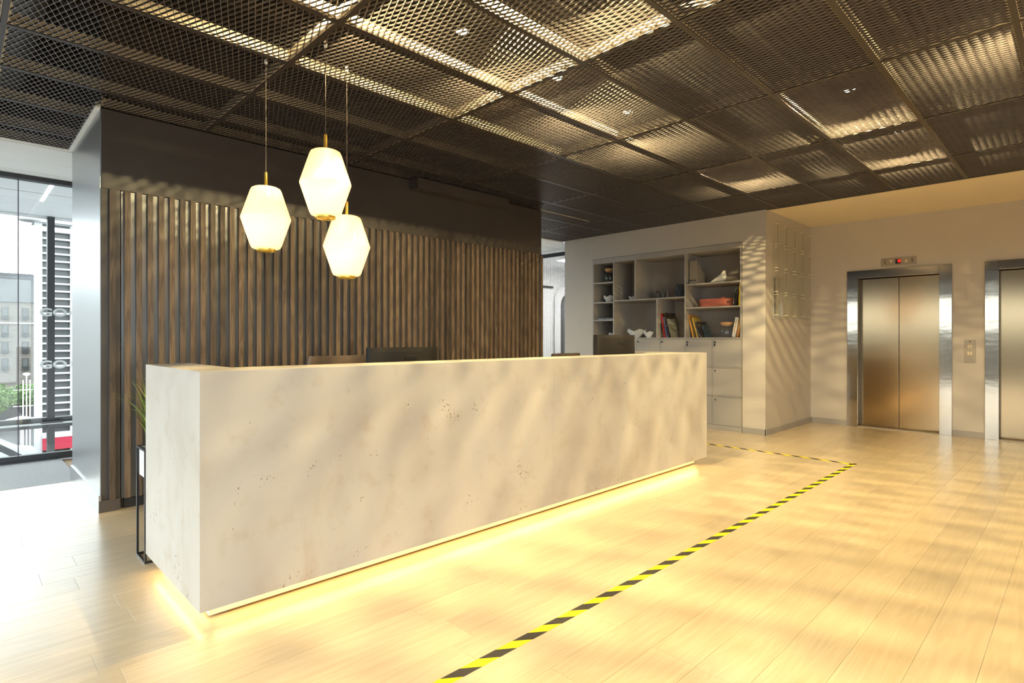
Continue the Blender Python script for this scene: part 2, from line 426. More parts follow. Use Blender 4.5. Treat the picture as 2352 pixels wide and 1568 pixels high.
def tbar(a, b, w):
    a, b = Vector(a), Vector(b)
    mb = MB(); mb.bar(a, b, w, .004); mb.bar(a+Vector((0, 0, .022)), b+Vector((0, 0, .022)), .004, .044)
    mb.build('grid_bar', m_tbar, ceil)
for j, y in enumerate(GY[1:-1]):
    if y > 5.0:
        tbar((-2.34, y, ZC-.001), (.755, y, ZC-.001), .030); tbar((5.445, y, ZC-.001), (7.50, y, ZC-.001), .030)
    else: tbar((-2.34, y, ZC-.001), (7.50, y, ZC-.001), .030)
for x in GX[1:-1]:
    tbar((x, GY[0], ZC-.0015), (x, 4.995 if .76 < x < 5.44 else 6.32, ZC-.0015), .024)
box('edge_trim', (7.495, 7.54, -2.87, 2.93, ZC-.004, ZC+.06), m_tbar, ceil)
box('edge_trim', (7.46, 7.50, 2.93, 6.33, ZC-.003, ZC+.06), m_tbar, ceil)
box('edge_trim', (-2.34, .755, 6.315, 6.345, ZC-.006, ZC+.06), m_whitemet, ceil)
box('edge_trim', (5.445, 7.47, 6.315, 6.345, ZC-.004, ZC+.06), m_tbar, ceil)
box('edge_trim', (.725, .757, 4.99, 6.33, ZC-.012, ZC+.03), m_whitemet, ceil)
box('back_soffit', (-2.4, 7.54, -5.2, -2.88, ZC-.01, 3.72), m_void, ceil)
box('lobby_soffit', (7.54, 9.3, -5.2, 2.93, ZC, 3.0), m_lobby, ceil)
box('white_soffit', (-2.3, .755, 6.345, 7.6, 2.895, 3.0), m_white, ceil)
box('white_soffit', (.755, 9.3, 6.345, 7.6, 2.895, 3.0), m_white, ceil)
box('soffit_joint', (-2.3, 1.5, 6.86, 6.872, 2.8935, 2.8965), m_whitemet, ceil)
box('soffit_joint', (-2.3, 1.5, 7.33, 7.345, 2.890, 2.8965), m_whitemet, ceil)
box('soffit_joint', (5.445, 8.05, 6.86, 6.865, 2.8935, 2.8965), m_skirt, ceil)

# elevator wall with openings, shelf block
def opening_wall(name, X, thick, y0, y1, z0, z1, ops, mat):
    mb = MB(); cur = y0
    for (a, b, zt) in sorted(ops):
        mb.box(X, X+thick, cur, a, z0, z1); mb.box(X, X+thick, a, b, zt, z1); cur = b
    mb.box(X, X+thick, cur, y1, z0, z1); return struct(mb.build(name, mat))
E1 = (1.371, 2.306, 2.10); E2 = (-.155, .780, 2.10); E3 = (-1.68, -.745, 2.10)
wr = opening_wall('wall_right', 9.17, .35, -5.2, 2.93, 0, 3.0, [E1, E2, E3], m_wall)
box('shaft_back', (9.40, 9.52, -5.2, 2.93, 0, 2.2), m_black, wr)
ws = MB()
SY0, SY1, SZ1 = 3.238, 5.700, 2.530
ws.box(7.47, 9.5, 2.93, SY0-.006, 0, 2.915); ws.box(7.47, 9.5, SY1+.006, 6.30, 0, 2.915); ws.box(7.47, 9.5, SY0-.006, SY1+.006, SZ1+.004, 2.915)
ws.box(8.05, 9.5, SY0-.006, SY1+.006, 0, SZ1+.004)
wsh = struct(ws.build('wall_shelf', m_wall))
struct(box('wall_front', (1.9, 9.6, -5.4, -5.2, -.3, 3.0), m_wall))
# dark slat wall (core box)
core = struct(box('wall_back', (CORE[0]+.004, CORE[1], 5.02, CORE[3], 0, 3.715), m_dark))
box('side_cladding', (.756, .768, 5.0, 6.34, .0, 2.90), m_laminate, core)
box('upper_panel', (.762, 5.44, 4.985, 5.02, 2.335, 2.906), m_dark, core, .002)
box('lower_plinth', (.90, 5.44, 4.995, 5.02, 0, .085), m_plinthdark, core)
box('corner_panel', (.758, .876, 4.99, 5.02, .085, 2.335), m_dark, core, .001)
box('corner_foot', (.758, .874, 4.985, 5.02, .040, .090), m_dark, core)
box('end_post', (5.415, 5.45, 4.965, 5.02, .05, 2.32), m_slat, core)
gapn = 0
sl = MB().box(-.0185, .0185, -.0165, .0165, -1.1265, 1.1265)
slat_me = None
xs = [.824]+[.9155+.0725*k for k in range(63)]
for k, x in enumerate(xs):
    if x > 5.40: break
    if slat_me is None:
        o = sl.build('wood_slat', m_slat, core, .0012); slat_me = o.data; o.location = (x, 4.972, 1.2065)
    else: inst('wood_slat', slat_me, core, (x, 4.972, 1.2065))
for k in range(8):   # satin backing boards behind the slats
    a = .880+.5670*k; box('backing_board', (a+.001, min(5.44, a+.566), 4.9885, 5.02, .078, 2.331), m_darkgap, core)
# bulkhead box at the top of the slat wall
bk = MB().box(3.403, 4.71, 4.835, 4.985, 2.796, 2.906)
bk.build('bulkhead', m_dark, core, .002)
# baseboards
b = MB().box(.742, .756, 4.962, 6.35, 0, .125)
bl = struct(b.build('baseboard_left', m_laminate))
box('corner_block', (.7425, .872, 4.961, 4.984, 0, .086), m_dark, bl, .001)
b = MB().box(7.448, 7.47, 2.915, 3.216, 0, .075); b.box(7.448, 9.17, 2.908, 2.93, 0, .075); struct(b.build('baseboard_shelf', m_skirt, bevel=.002))
b = MB()
for a, c in ((2.44, 2.908), (.91, 1.235), (-.62, -.29), (-5.2, -1.82)): b.box(9.152, 9.17, a, c, 0, .075)
struct(b.build('baseboard_right', m_skirt, bevel=.002))
b = MB().box(7.455, 7.47, 5.725, 6.30, 0, .075); struct(b.build('baseboard_rear', m_skirt))

# elevator doors
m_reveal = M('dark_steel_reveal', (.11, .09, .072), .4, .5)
def elevator(name, y0, y1):
    d = bpy.data.objects.new(name, None); link(d); d.location = (9.17, (y0+y1)/2, 0); struct(d)
    w = (y1-y0)/2; jw = .132; zt = 2.10; t = .10
    for s in (-1, 1):
        a, b2 = sorted((s*w, s*(w+jw)))
        MB().box(-.028, .0, a, b2, 0, 2.207).build('jamb', m_jamb, d, .002)
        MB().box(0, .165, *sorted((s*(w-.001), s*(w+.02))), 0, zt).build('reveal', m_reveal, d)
    MB().box(-.028, 0, -w, w, zt, 2.207).build('header', m_jamb, d, .002)
    MB().box(0, .165, -w, w, zt-.002, zt+.02).build('soffit_plate', m_steel, d)
    box('door_leaf', (.115, .145, .003, w, .012, zt-.01), m_steel, d, .002)
    box('door_leaf', (.115, .145, -w, -.003, .012, zt-.01), m_steel, d, .002)
    MB().box(-.03, .16, -w, w, 0, .010).build('sill', m_plate, d)
    box('sill_groove', (.06, .068, -w, w, .010, .0105), m_black, d)
    return d
elevator('door_1', E1[0], E1[1]); elevator('door_2', E2[0], E2[1]); elevator('door_3', E3[0], E3[1])

# glazing: facade at Y 7.55 and window wall at X -2.2
def glazed(name, along, pos, a, b, ndiv, zt, mat_r):
    d = bpy.data.objects.new(name, None); link(d); struct(d)
    def bx(nm, u0, u1, w0, w1, z0, z1, m):
        if along == 'x': return box(nm, (u0, u1, pos+w0, pos+w1, z0, z1), m, d)
        return box(nm, (pos+w0, pos+w1, u0, u1, z0, z1), m, d)
    bx('bottom_rail', a, b, -.03, .03, 0, .07, mat_r); bx('top_rail', a, b, -.05, .05, zt-.045, zt, mat_r)
    n = ndiv; st = (b-a)/n
    for k in range(n):
        bx('glass_pane', a+k*st+.004, a+(k+1)*st-.004, -.006, .006, .07, zt-.045, m_glass)
        if k: bx('pane_seal', a+k*st-.004, a+k*st+.004, -.006, .006, .07, zt-.045, m_rail)
    return d
w1 = glazed('window_1', 'x', 7.55, -2.2, 8.2, 1, 2.895, m_rail)
for o in [c for c in w1.children if c.name.startswith('glass_pane')]: bpy.data.objects.remove(o)
edges = [-2.2, -.85, .468, 1.82, 3.17, 4.52, 5.87, 7.22, 8.2]
for a, b2 in zip(edges, edges[1:]):
    box('glass_pane', (a+.004, b2-.004, 7.544, 7.556, .07, 2.85), m_glass, w1)
    if a > -2: box('pane_seal', (a-.004, a+.004, 7.544, 7.556, .07, 2.85), M('pane_seal', (.10, .08, .13), .4), w1)
box('base_trim', (-2.2, .76, 7.50, 7.52, 0, .018), m_rail, w1)
_t = NT('frosted_film'); _tr = _t.n('ShaderNodeBsdfTranslucent'); _tr.inputs[0].default_value = (.85, .87, .88, 1); _mx = _t.n('ShaderNodeMixShader'); _mx.inputs[0].default_value = .5
_t.p.inputs['Base Color'].default_value = (.8, .82, .83, 1); _t.p.inputs['Roughness'].default_value = .8
_t.l(_t.p.outputs[0], _mx.inputs[1]); _t.l(_tr.outputs[0], _mx.inputs[2]); _t.l(_mx.outputs[0], _t.t.nodes['Material Output'].inputs[0]); m_frost = _t.mat
text('window_lettering', 'GO', .112, m_frost, w1, (.632, 7.5435, 1.482), (math.pi/2, 0, 0), .0004, 1.28, bold=.004)
text('window_lettering', 'FL', .066, m_frost, w1, (.872, 7.5435, 1.488), (math.pi/2, 0, 0), .0004, 1.1, bold=.002)
text('window_lettering', 'GO', .112, m_frost, w1, (.632, 7.5435, .942), (math.pi/2, 0, 0), .0004, 1.28, bold=.004)
text('window_lettering', '3', .072, m_frost, w1, (.872, 7.5435, .958), (math.pi/2, 0, 0), .0004, 1.1, bold=.001)
w2 = glazed('window_2', 'y', -2.2, -5.2, 7.55, 9, 2.895, m_rail)
w3 = glazed('window_3', 'x', -5.26, -2.2, 1.9, 3, 2.895, m_rail)
m_blind = M('added_blind_fabric', (.16, .16, .165), .85)
for k in range(9):
    box('added_roller_blind', (-2.150, -2.147, -5.2+k*1.4166+.03, -5.2+(k+1)*1.4166-.03, 2.36, 2.85), m_blind, w2)  # unseen blinds added to narrow the sky band mirrored in the elevator steel
box('added_blind_cassette', (-2.16, -2.08, -5.2, 7.5, 2.82, 2.89), m_rail, w2)

# corridor room beyond the shelf block: mesh screen, white room, rounded booth door
scr = empty('mesh_screen', 'floor-to-ceiling white-lit expanded metal screen with dark frame beyond the grey shelf wall', 'screen', (8.1, 6.30, 0))
def screen_mesh(w, h):
    mb = MB(); P = .0215; Q = .024; n = int(h/(P/2)); vs = []; fs = []
    for i in range(n):
        zc = i*P/2; b = len(vs); npt = int(w/Q)+1
        for j in range(npt):
            s = 1 if (i+j) % 2 else -1
            for e in (-.004, .004):
                y = min(max(j*Q+e, 0), w); z = zc+s*(P/4)
                for dx, dz in ((-.0035, -.0012), (.0035, -.0012), (.0035, .0012), (-.0035, .0012)): vs.append((dx, y, z+dz))
        for k in range(npt*2-1):
            for q in range(4): r = (q+1) % 4; fs.append((b+k*4+q, b+k*4+r, b+k*4+4+r, b+k*4+4+q))
    mb.add(vs, fs); return mb.mesh('mesh_sheet', M('grey_screen_metal', (.10, .10, .09), .5, .5))
s = inst('mesh_sheet', screen_mesh(1.2, 2.75), scr, (0, 0, .05)); s['kind'] = 'stuff'
box('top_bar', (-.02, .02, 0, 1.2, 2.79, 2.86), m_blackmetal, scr); box('bottom_bar', (-.02, .02, 0, 1.2, 0, .05), m_blackmetal, scr)
struct(box('wall_corridor', (8.12, 11.6, 9.0, 9.1, -.1, 2.9), m_white)); struct(box('wall_corridor_end', (11.5, 11.6, 6.3, 9.0, -.1, 2.9), m_white))
struct(box('floor_corridor', (8.2, 11.6, 6.3, 9.0, -.1, 0), m_carpet)); struct(box('ceiling_corridor', (8.12, 11.6, 6.3, 9.1, 2.9, 3.0), m_white))
struct(box('wall_corridor_side', (9.5, 11.6, 6.2, 6.3, -.1, 2.9), m_white))
box('transom', (8.6, 10.2, 8.96, 9.0, 2.44, 2.49), m_blackmetal, bpy.data.objects['wall_corridor'])
booth = empty('booth_door', 'rounded glazed booth door with dark frame in white surround behind mesh screen', 'door', (10.98, 8.9, 0))
def rrect(x0, x1, z0, z1, r, y, n=6):
    pts = []
    for cx, cz, a0 in ((x1-r, z1-r, 0), (x0+r, z1-r, 90), (x0+r, z0+r, 180), (x1-r, z0+r, 270)):
        for k in range(n+1):
            a = math.radians(a0+90*k/n); pts.append((cx+r*math.cos(a), y, cz+r*math.sin(a)))
    return pts
def ringpl(name, o_, i_, y, th, mat, parent):
    mb = MB(); n = len(o_)
    vs = [(p[0], y, p[2]) for p in o_]+[(p[0], y, p[2]) for p in i_]+[(p[0], y+th, p[2]) for p in o_]+[(p[0], y+th, p[2]) for p in i_]
    fs = []
    for k in range(n):
        j = (k+1) % n; fs += [(k, j, n+j, n+k), (2*n+k, 3*n+k, 3*n+j, 2*n+j), (n+k, n+j, 3*n+j, 3*n+k), (k, 2*n+k, 2*n+j, j)]
    mb.add(vs, fs); return mb.build(name, mat, parent)
oo, mm, ii = rrect(-.76, .76, .02, 2.50, .40, 0), rrect(-.60, .60, .10, 2.34, .30, 0), rrect(-.53, .53, .17, 2.27, .24, 0)
ringpl('surround', oo, mm, -.02, .06, m_white, booth); ringpl('frame', mm, ii, -.04, .06, m_blackmetal, booth)
mb = MB(); mb.add([(p[0], .02, p[2]) for p in ii], [tuple(range(len(ii)))]); mb.build('pane', M('smoked_pane', (.13, .14, .16), .1), booth, fix=False)
box('handle', (-.33, -.30, -.09, -.06, .9, 1.6), m_chrome, booth)
hk = MB().tube([(9.28, 8.93, 1.85), (9.28, 8.93, 2.08), (9.25, 8.93, 2.13), (9.12, 8.93, 2.13)], .016, 8)
tag(hk.build('wall_hook', m_blackmetal), 'small dark bent hook rail on white wall behind mesh screen', 'hook')
lp = empty('added_panel_light', 'added square white ceiling light panel, out of view, brightening the corridor room behind mesh screen', 'lamp', (9.6, 7.6, 2.9))  # lamp added out of view to brighten the room behind the screen
box('diffuser', (-.5, .5, -.3, .3, -.012, -.002), M('white_diffuser', (1, 1, 1), .5, emit=(1, .98, .94), es=30), lp)
box('frame', (-.53, .53, -.33, .33, -.006, -.001), m_whitemet, lp)

# ------------------------------------------------------------------ reception desk
DX0, DX1, DY0, DZ0, DZ1 = .747, 5.311, 2.652, .080, 1.109
desk = empty('reception_desk', 'long pale microcement reception desk glowing along its floating base', 'desk', (DX0, DY0, 0))
def dk(name, b, mat, bev=.003):
    return MB().box(b[0]-DX0, b[1]-DX0, b[2]-DY0, b[3]-DY0, b[4], b[5]).build(name, mat, desk, bev)
_pl = [(DX0, DY0), (3.0225, DY0), (3.0225, 2.922), (.966, 2.922), (.966, 3.60), (DX0, 3.60)]
_mb = MB().add([(x-DX0, y-DY0, DZ0) for x, y in _pl]+[(x-DX0, y-DY0, DZ1) for x, y in _pl], [(5, 4, 3, 2, 1, 0), tuple(range(6, 12))]+[(i, (i+1) % 6, 6+(i+1) % 6, 6+i) for i in range(6)])
_mb.build('front_panel', m_conc, desk, .0025); dk('front_panel', (3.0235, DX1, DY0, 2.922, DZ0, DZ1), m_conc, .0025)
dk('right_wing', (5.09, DX1, 2.923, 3.50, DZ0, DZ1), m_conc, .0025)
dk('worktop', (.966, 5.09, 2.922, 3.55, .70, .735), m_conc)
dk('plinth', (.815, 5.26, 2.756, 3.52, .012, DZ0), M('cream_plinth', (.80, .70, .50), .5), .001)
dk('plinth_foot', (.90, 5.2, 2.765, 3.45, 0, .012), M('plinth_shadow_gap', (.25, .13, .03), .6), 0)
dk('led_strip', (.83, 5.25, 2.715, 2.735, DZ0-.008, DZ0-.0005), m_led, 0)
dk('led_strip', (.775, .790, 2.74, 3.52, DZ0-.008, DZ0-.0005), m_led, 0)
dk('drawer_unit', (1.1, 1.5, 3.0, 3.5, DZ0+.002, .698), m_grey); dk('drawer_unit', (4.5, 4.9, 3.0, 3.5, DZ0+.002, .698), m_grey)

# hazard tape
def tape(name, L, w, loc, rz, label):
    o = MB().box(0, L, -w/2, w/2, 0, .0008).build(name, m_tape); o.location = loc; o.rotation_euler = (0, 0, rz)
    return tag(o, label, 'floor tape', 'hazard tape on the floor')
tape('floor_tape', 8.0, .050, (-1.60+.026, 1.647, .0002), 0, 'long run of yellow and black hazard tape parallel to desk front')
tape('floor_tape', 2.6, .050, (6.375, 1.675, .0002), math.pi/2, 'short run of yellow and black hazard tape turning behind the desk')

# ------------------------------------------------------------------ pendants
def pendant(x, y, zt, label):
    zb = zt-.370; r = .142
    o = empty('pendant_lamp', label, 'lamp', (x, y, zb), 0, 'opal glass pendant lamps')
    prof = [(.04, .374), (.070, .371), (.082, .364), (.0885, .350), (r*.985, .193), (r, .185), (r*.985, .177), (.088, .022), (.080, .008), (.066, .002), (.056, .001)]
    mb = MB().lathe(prof, 40); g = mb.build('glass_shade', m_opal, o)
    b = MB().lathe([(.054, .004), (.056, -.010), (.052, -.013), (.047, -.010), (.045, .003)], 32, cap0=False, cap1=False)
    b.lathe([(.030, .004), (.032, -.012), (.028, -.014), (.026, .003)], 24, cap0=False, cap1=False); b.box(-.055, .055, -.004, .004, -.006, .001)
    b.build('brass_ring', m_brass, o)
    MB().lathe([(.0105, .370), (.0105, .462), (.008, .467)], 16).build('brass_stem', m_brass, o)
    MB().tube([(0, 0, .46), (0, 0, 2.95-zb)], .0022, 6).build('cord', m_cord, o)
    MB().lathe([(.006, ZC-.012-zb), (.010, ZC-.004-zb), (.010, ZC+.022-zb), (.004, ZC+.026-zb)], 12).build('cord_grip', m_planter, o)
    return o
pendant(1.346, 3.484, 2.156, 'leftmost opal glass pendant lamp with brass stem over the desk')
pendant(1.512, 3.049, 2.313, 'highest of the three opal glass pendant lamps, in the middle')
pendant(1.746, 3.239, 2.005, 'lowest of the three opal glass pendant lamps, on the right')

# ------------------------------------------------------------------ spotlights above the mesh
GROUPNAME = 'small spotlights above the ceiling mesh'
where = {(2.23, 2.70): 'glowing spotlight above mesh, brightest one over the middle of the desk front',
         (3.12, 2.70): 'glowing spotlight above mesh, second one along the row over the desk front',
         (4.01, 2.70): 'faint spotlight above mesh, farthest visible one of the row over the desk',
         (4.02, .26): 'spotlight above mesh sparkling at the right edge of the ceiling'}
for (x, y) in SPOTS:
    near = where.get((x, y), 'small black spotlight hidden above the bronze ceiling mesh, seen only as a glow')
    o = empty('spotlight', near, 'lamp', (x, y, SPOT_Z), 0, GROUPNAME)
    MB().lathe([(.042, .0), (.044, .002), (.044, .07), (.014, .085), (.004, .10), (.004, .55)], 16, cap0=False).build('housing', m_black, o)
    MB().lathe([(.001, .004), (.040, .004), (.040, .006)], 16).build('lens', m_lampface, o)
    ld = bpy.data.lights.new('spot_beam', 'SPOT'); ld.energy = LAMP_W; ld.color = LAMP_COL; ld.shadow_soft_size = .011 if y == 2.70 else .006
    ld.spot_size = math.radians(168); ld.spot_blend = .3
    lo = bpy.data.objects.new('spot_beam', ld); link(lo); lo.parent = o; lo.location = (0, 0, -.012)

# ------------------------------------------------------------------ open shelving and lockers
BX, BD = 7.462, .50       # front plane, depth
sh = empty('shelving_unit', 'grey built-in open shelving with unequal bays in the grey wall', 'shelf', (BX, SY0, 1.245))
def sp(name, y0, y1, z0, z1, x0=0, x1=BD, m=m_grey, bev=.0012):
    return MB().box(x0, x1, y0-SY0, y1-SY0, z0-1.245, z1-1.245).build(name, m, sh, bev)
T = .020
sp('back_panel', SY0, SY1, 1.245, SZ1, BD, BD+.012, m_grey2, 0)
sp('counter', SY0, SY1, 1.245, 1.262)
sp('top_fascia', SY0, SY1, 2.455, SZ1, -.002, BD)
sp('side_panel', SY0, SY0+T, 1.262, 2.455); sp('side_panel', SY1-T, SY1, 1.262, 2.455)
C1, C2, C3, C4 = 5.28, 4.883, 4.046, 4.502
sp('divider', C1, C1+T, 1.262, 2.455); sp('divider', C2, C2+T, 1.852, 2.455); sp('divider', C3, C3+T, 1.262, 2.455); sp('divider', C4, C4+T, 1.262, 1.832)
sp('shelf_board', C1+T, SY1-T, 2.134, 2.154); sp('shelf_board', C1+T, SY1-T, 1.816, 1.836); sp('shelf_board', C1+T, SY1-T, 1.530, 1.550)
sp('shelf_board', C3+T, C1, 1.832, 1.852)
sp('shelf_board', SY0+T, C3, 2.003, 2.023); sp('shelf_board', SY0+T, C3, 1.671, 1.691)
lk = empty('locker_bank', 'grey locker bank with eighteen doors below the open shelving', 'locker', (BX, SY0, 0))
def lb(name, y0, y1, z0, z1, x0=0, x1=BD, m=m_grey, p=None, bev=.0012):
    return MB().box(x0, x1, y0-SY0, y1-SY0, z0, z1).build(name, m, p or lk, bev)
lb('carcass', SY0, SY1, .0, 1.244, .022, BD)
lb('kick_board', SY0, SY1, .0, .066, .001, .022)
m_key = m_blackmetal
rows = [(.070, .4500), (.4705, .8450), (.8655, 1.2385)]
for r, (z0, z1) in enumerate(rows):
    if r: lb('rail', SY0, SY1, z0-.0175, z0-.003, .0, .022)
    for c in range(6):
        y0 = SY0+.010+.4085*c; y1 = y0+.388
        if r == 0 and True:
            lb('stile', y1+.003, y1+.0175, .066, 1.244, 0, .022)
            if c == 0: lb('stile', SY0, SY0+.007, .066, 1.244, 0, .022)
        d = lb('locker_door', y0, y1, z0, z1, .002, .020)
        lx, ly, lz = 0, y1-.035-SY0, z1-.038
        mb = MB(); mb.rings([[(xx, ly+.0095*math.cos(a*math.pi/6), lz+.0095*math.sin(a*math.pi/6)) for a in range(12)] for xx in (.002, -.010)])
        mb.build('lock', m_chrome, d)
        if r == 2:
            mb = MB().box(-.030, -.010, ly-.010, ly+.010, lz-.009, lz+.009); mb.build('key', m_black, d, .003)
            if c in (0, 1, 4, 5):
                mb = MB().box(-.026, -.022, ly-.008, ly+.007, lz-.058, lz-.022); mb.tube([(-.024, ly, lz-.006), (-.024, ly+.002, lz-.024)], .0016, 6); mb.build('key_tag', m_black, d, .001)

# ---- things on the shelves
def jar(x, y, z, r, h, label):
    o = empty('storage_jar', label, 'jar', (x, y, z), 0, 'glass jars with cork lids')
    hb = h*.62
    MB().lathe([(r*.96, .001), (r, .006), (r, hb-.012), (r*.93, hb), (r*.80, hb+.004), (r*.80, h-.034)], 28, cap1=False).build('glass_body', m_jar, o)
    MB().lathe([(r*.80+.003, h-.052), (r*.80+.003, h-.048)], 28, cap0=False, cap1=False).build('neck_band', m_jar, o)
    MB().lathe([(r*.74, h-.050), (r*.76, h-.036), (r*.94, h-.035), (r*.95, h-.031), (r*.95, h-.006), (r*.92, h)], 28).build('cork_lid', m_cork, o)
    return o
jar(7.60, 5.455, 2.154, .088, .225, 'glass jar with cork lid in the top left bay of the shelving')
jar(7.62, 3.515, 1.262, .086, .212, 'glass jar with cork lid beside books in the bottom right bay')
def bowl(x, y, z, w, h, rz, label, seed, n=5):
    rr = random.Random(seed)
    o = empty('faceted_bowl', label, 'bowl', (x, y, z), rz, 'white folded-paper look bowls')
    b0, b1, b2 = [], [], []
    for k in range(n):
        a = 2*math.pi*k/n; b0.append(Vector((.30*w/2*math.cos(a), .30*w/2*math.sin(a), 0)))
    for k in range(n):
        a = 2*math.pi*(k+.5)/n; b1.append(Vector((.68*w/2*math.cos(a), .62*w/2*math.sin(a), h*.48)))
    for k in range(2*n):
        a = 2*math.pi*k/(2*n); pk = 1.0 if k % 2 == 0 else .72
        st = 1.0 if k in (0, n) else .85
        b2.append(Vector((w/2*math.cos(a)*st, .72*w/2*math.sin(a), h*pk*(1 if k in (0, n) else .92))))
    vs = b0+b1+b2; fs = [tuple(range(n))[::-1]]
    for k in range(n):
        j = (k+1) % n
        fs += [(k, j, n+k), (n+k, j, n+j)]
        # rim index 2k sits over base k, 2k+1 over mid k
        fs += [(n+k, 2*n+(2*k+1), 2*n+2*k), (n+k, 2*n+(2*k+2) % (2*n), 2*n+2*k+1), (n+k, n+j, 2*n+(2*k+2) % (2*n)), (n+(k-1) % n, n+k, 2*n+2*k)] if False else [(n+k, 2*n+2*k+1, 2*n+2*k), (n+k, 2*n+(2*k+2) % (2*n), 2*n+2*k+1), (n+k, n+j, 2*n+(2*k+2) % (2*n))]
    mb = MB().add(vs, fs); me = mb.build('facets', m_paper, o)
    so = me.modifiers.new('thick', 'SOLIDIFY'); so.thickness = .004; so.offset = 1
    return o
bowl(7.60, 5.475, 1.836, .225, .125, math.radians(80), 'single white faceted bowl in the second bay of the left column', 3)
bowl(7.62, 5.04, 1.852, .15, .07, math.radians(75), 'smallest white faceted bowl alone in the narrow tall bay', 5)
bowl(7.62, 4.965, 1.262, .36, .148, math.radians(84), 'largest white faceted bowl in the wide lower bay', 8)
bowl(7.56, 4.705, 1.262, .21, .108, math.radians(70), 'white faceted bowl leaning next to the largest bowl', 11)
def vase(x, y, z, prof, m, label):
    o = MB().lathe(prof, 24).build('vase', m); o.location = (x, y, z); return tag(o, label, 'vase', 'small stoneware vases')
vase(7.66, 4.615, 1.852, [(.026, 0), (.038, .012), (.044, .045), (.042, .080), (.028, .102), (.020, .108), (.022, .118), (.017, .118)], m_v1, 'round brown-grey vase, left one of three small vases')
vase(7.66, 4.525, 1.852, [(.022, 0), (.027, .01), (.032, .05), (.030, .085), (.015, .100), (.0075, .112), (.007, .155), (.009, .162), (.005, .162)], m_v2, 'slate vase with tall thin neck, middle of three small vases')
vase(7.66, 4.445, 1.852, [(.018, 0), (.019, .006), (.019, .090), (.012, .106), (.011, .118), (.015, .128), (.009, .129)], m_v3, 'slim taupe bottle vase, right one of three small vases')
def faceted_vase():
    o = empty('faceted_vase', 'large charcoal faceted vase with pointed rim beside three small vases', 'vase', (7.66, 4.215, 1.852))
    n = 8; vs = []; fs = []
    for rr_, z, off in ((.062, 0, 0), (.104, .085, .5), (.112, .115, 0)):
        for k in range(n):
            a = 2*math.pi*(k+off)/n; vs.append((rr_*math.cos(a), rr_*math.sin(a), z))
    for k in range(n):
        a = 2*math.pi*(k+.5)/n; vs.append((.070*math.cos(a), .070*math.sin(a), .205))
    for k in range(n):
        a = 2*math.pi*k/n; vs.append((.066*math.cos(a), .066*math.sin(a), .165))
    fs.append(tuple(range(n))[::-1])
    for k in range(n):
        j = (k+1) % n
        fs += [(k, j, n+k), (n+k, j, n+j), (n+k, 2*n+j, 2*n+k), (n+k, n+j, 2*n+j)] if False else [(k, j, n+k), (n+k, j, n+j)]
        fs += [(n+k, 2*n+j, 3*n+k), (n+k, 3*n+k, 2*n+k), (n+k, n+j, 2*n+j)]
        fs += [(2*n+k, 3*n+k, 4*n+k), (2*n+k, 4*n+k, 3*n+(k-1) % n)]
    mb = MB().add(vs, fs).build('facets', m_char, o)
    so = mb.modifiers.new('thick', 'SOLIDIFY'); so.thickness = .004; so.offset = -1
faceted_vase()
m_cup = M('white_mug', (.62, .63, .64), .4)
o = empty('mug', 'white mug in the bottom left bay just above the far monitor', 'mug', (7.62, 5.445, 1.262))
MB().lathe([(.040, 0), (.043, .004), (.044, .080), (.040, .080), (.039, .008)], 24, cap1=True).build('cup', m_cup, o)
MB().tube([(0, -.043, .062), (0, -.068, .058), (0, -.072, .036), (0, -.044, .018)], .0045, 8).build('handle', m_cup, o)
# binder / magazine box
o = empty('magazine_box', 'taupe magazine box with leather pull in the top right bay', 'magazine box', (7.53, 4.024, 2.023))
mb = MB(); a, t = .118, .003
mb.box(0, t, -a, 0, 0, .335)
mb.build('front_board', m_linen, o, .001)
mb = MB()
for yy in (-a, -t):
    mb.add([(t, yy, 0), (.24, yy, 0), (.24, yy, .16), (t, yy, .335), (t, yy+t, 0), (.24, yy+t, 0), (.24, yy+t, .16), (t, yy+t, .335)], [(0, 1, 2, 3), (4, 7, 6, 5), (0, 4, 5, 1), (1, 5, 6, 2), (2, 6, 7, 3), (3, 7, 4, 0)])
mb.box(t, .24, -a, 0, 0, t); mb.box(.237, .24, -a, 0, 0, .16); mb.build('side_board', m_linen, o)
MB().box(-.006, 0, -.095, -.025, .046, .064).build('leather_pull', m_leather, o, .002)
for yy in (-.098, -.022):
    mb = MB(); mb.rings([[(xx, yy+.009*math.cos(k*math.pi/6), .055+.009*math.sin(k*math.pi/6)) for k in range(12)] for xx in (0, -.007)]); mb.build('rivet', m_chrome, o)
# bird figure: ellipses along a spine, tail to beak
def bird():
    o = empty('bird_figurine', 'cream stylised bird figurine on the upper right shelf', 'figurine', (7.585, 3.728, 2.023))
    st = [(.000, .014, .006, .006), (.02, .020, .018, .014), (.06, .034, .030, .026), (.105, .047, .040, .040), (.145, .055, .045, .052), (.172, .070, .042, .060),
          (.184, .095, .034, .050), (.187, .118, .026, .036), (.190, .138, .022, .027), (.196, .152, .018, .020), (.207, .156, .009, .010), (.216, .155, .002, .003)]
    pts = [Vector((0, -s[0], s[1])) for s in st]; rg = []
    for i, p in enumerate(pts):
        d = (pts[min(i+1, len(pts)-1)]-pts[max(i-1, 0)]).normalized(); up = Vector((1, 0, 0)); v = up.cross(d)
        ring = []
        for k in range(16):
            a = 2*math.pi*k/16; q = p+up*st[i][2]*math.cos(a)+v*st[i][3]*math.sin(a); q.z = max(q.z, 0); ring.append(q)
        rg.append(ring)
    mb = MB().rings(rg); b_ = mb.build('body', m_bird, o)
    su = b_.modifiers.new('s', 'SUBSURF'); su.levels = su.render_levels = 1
bird()
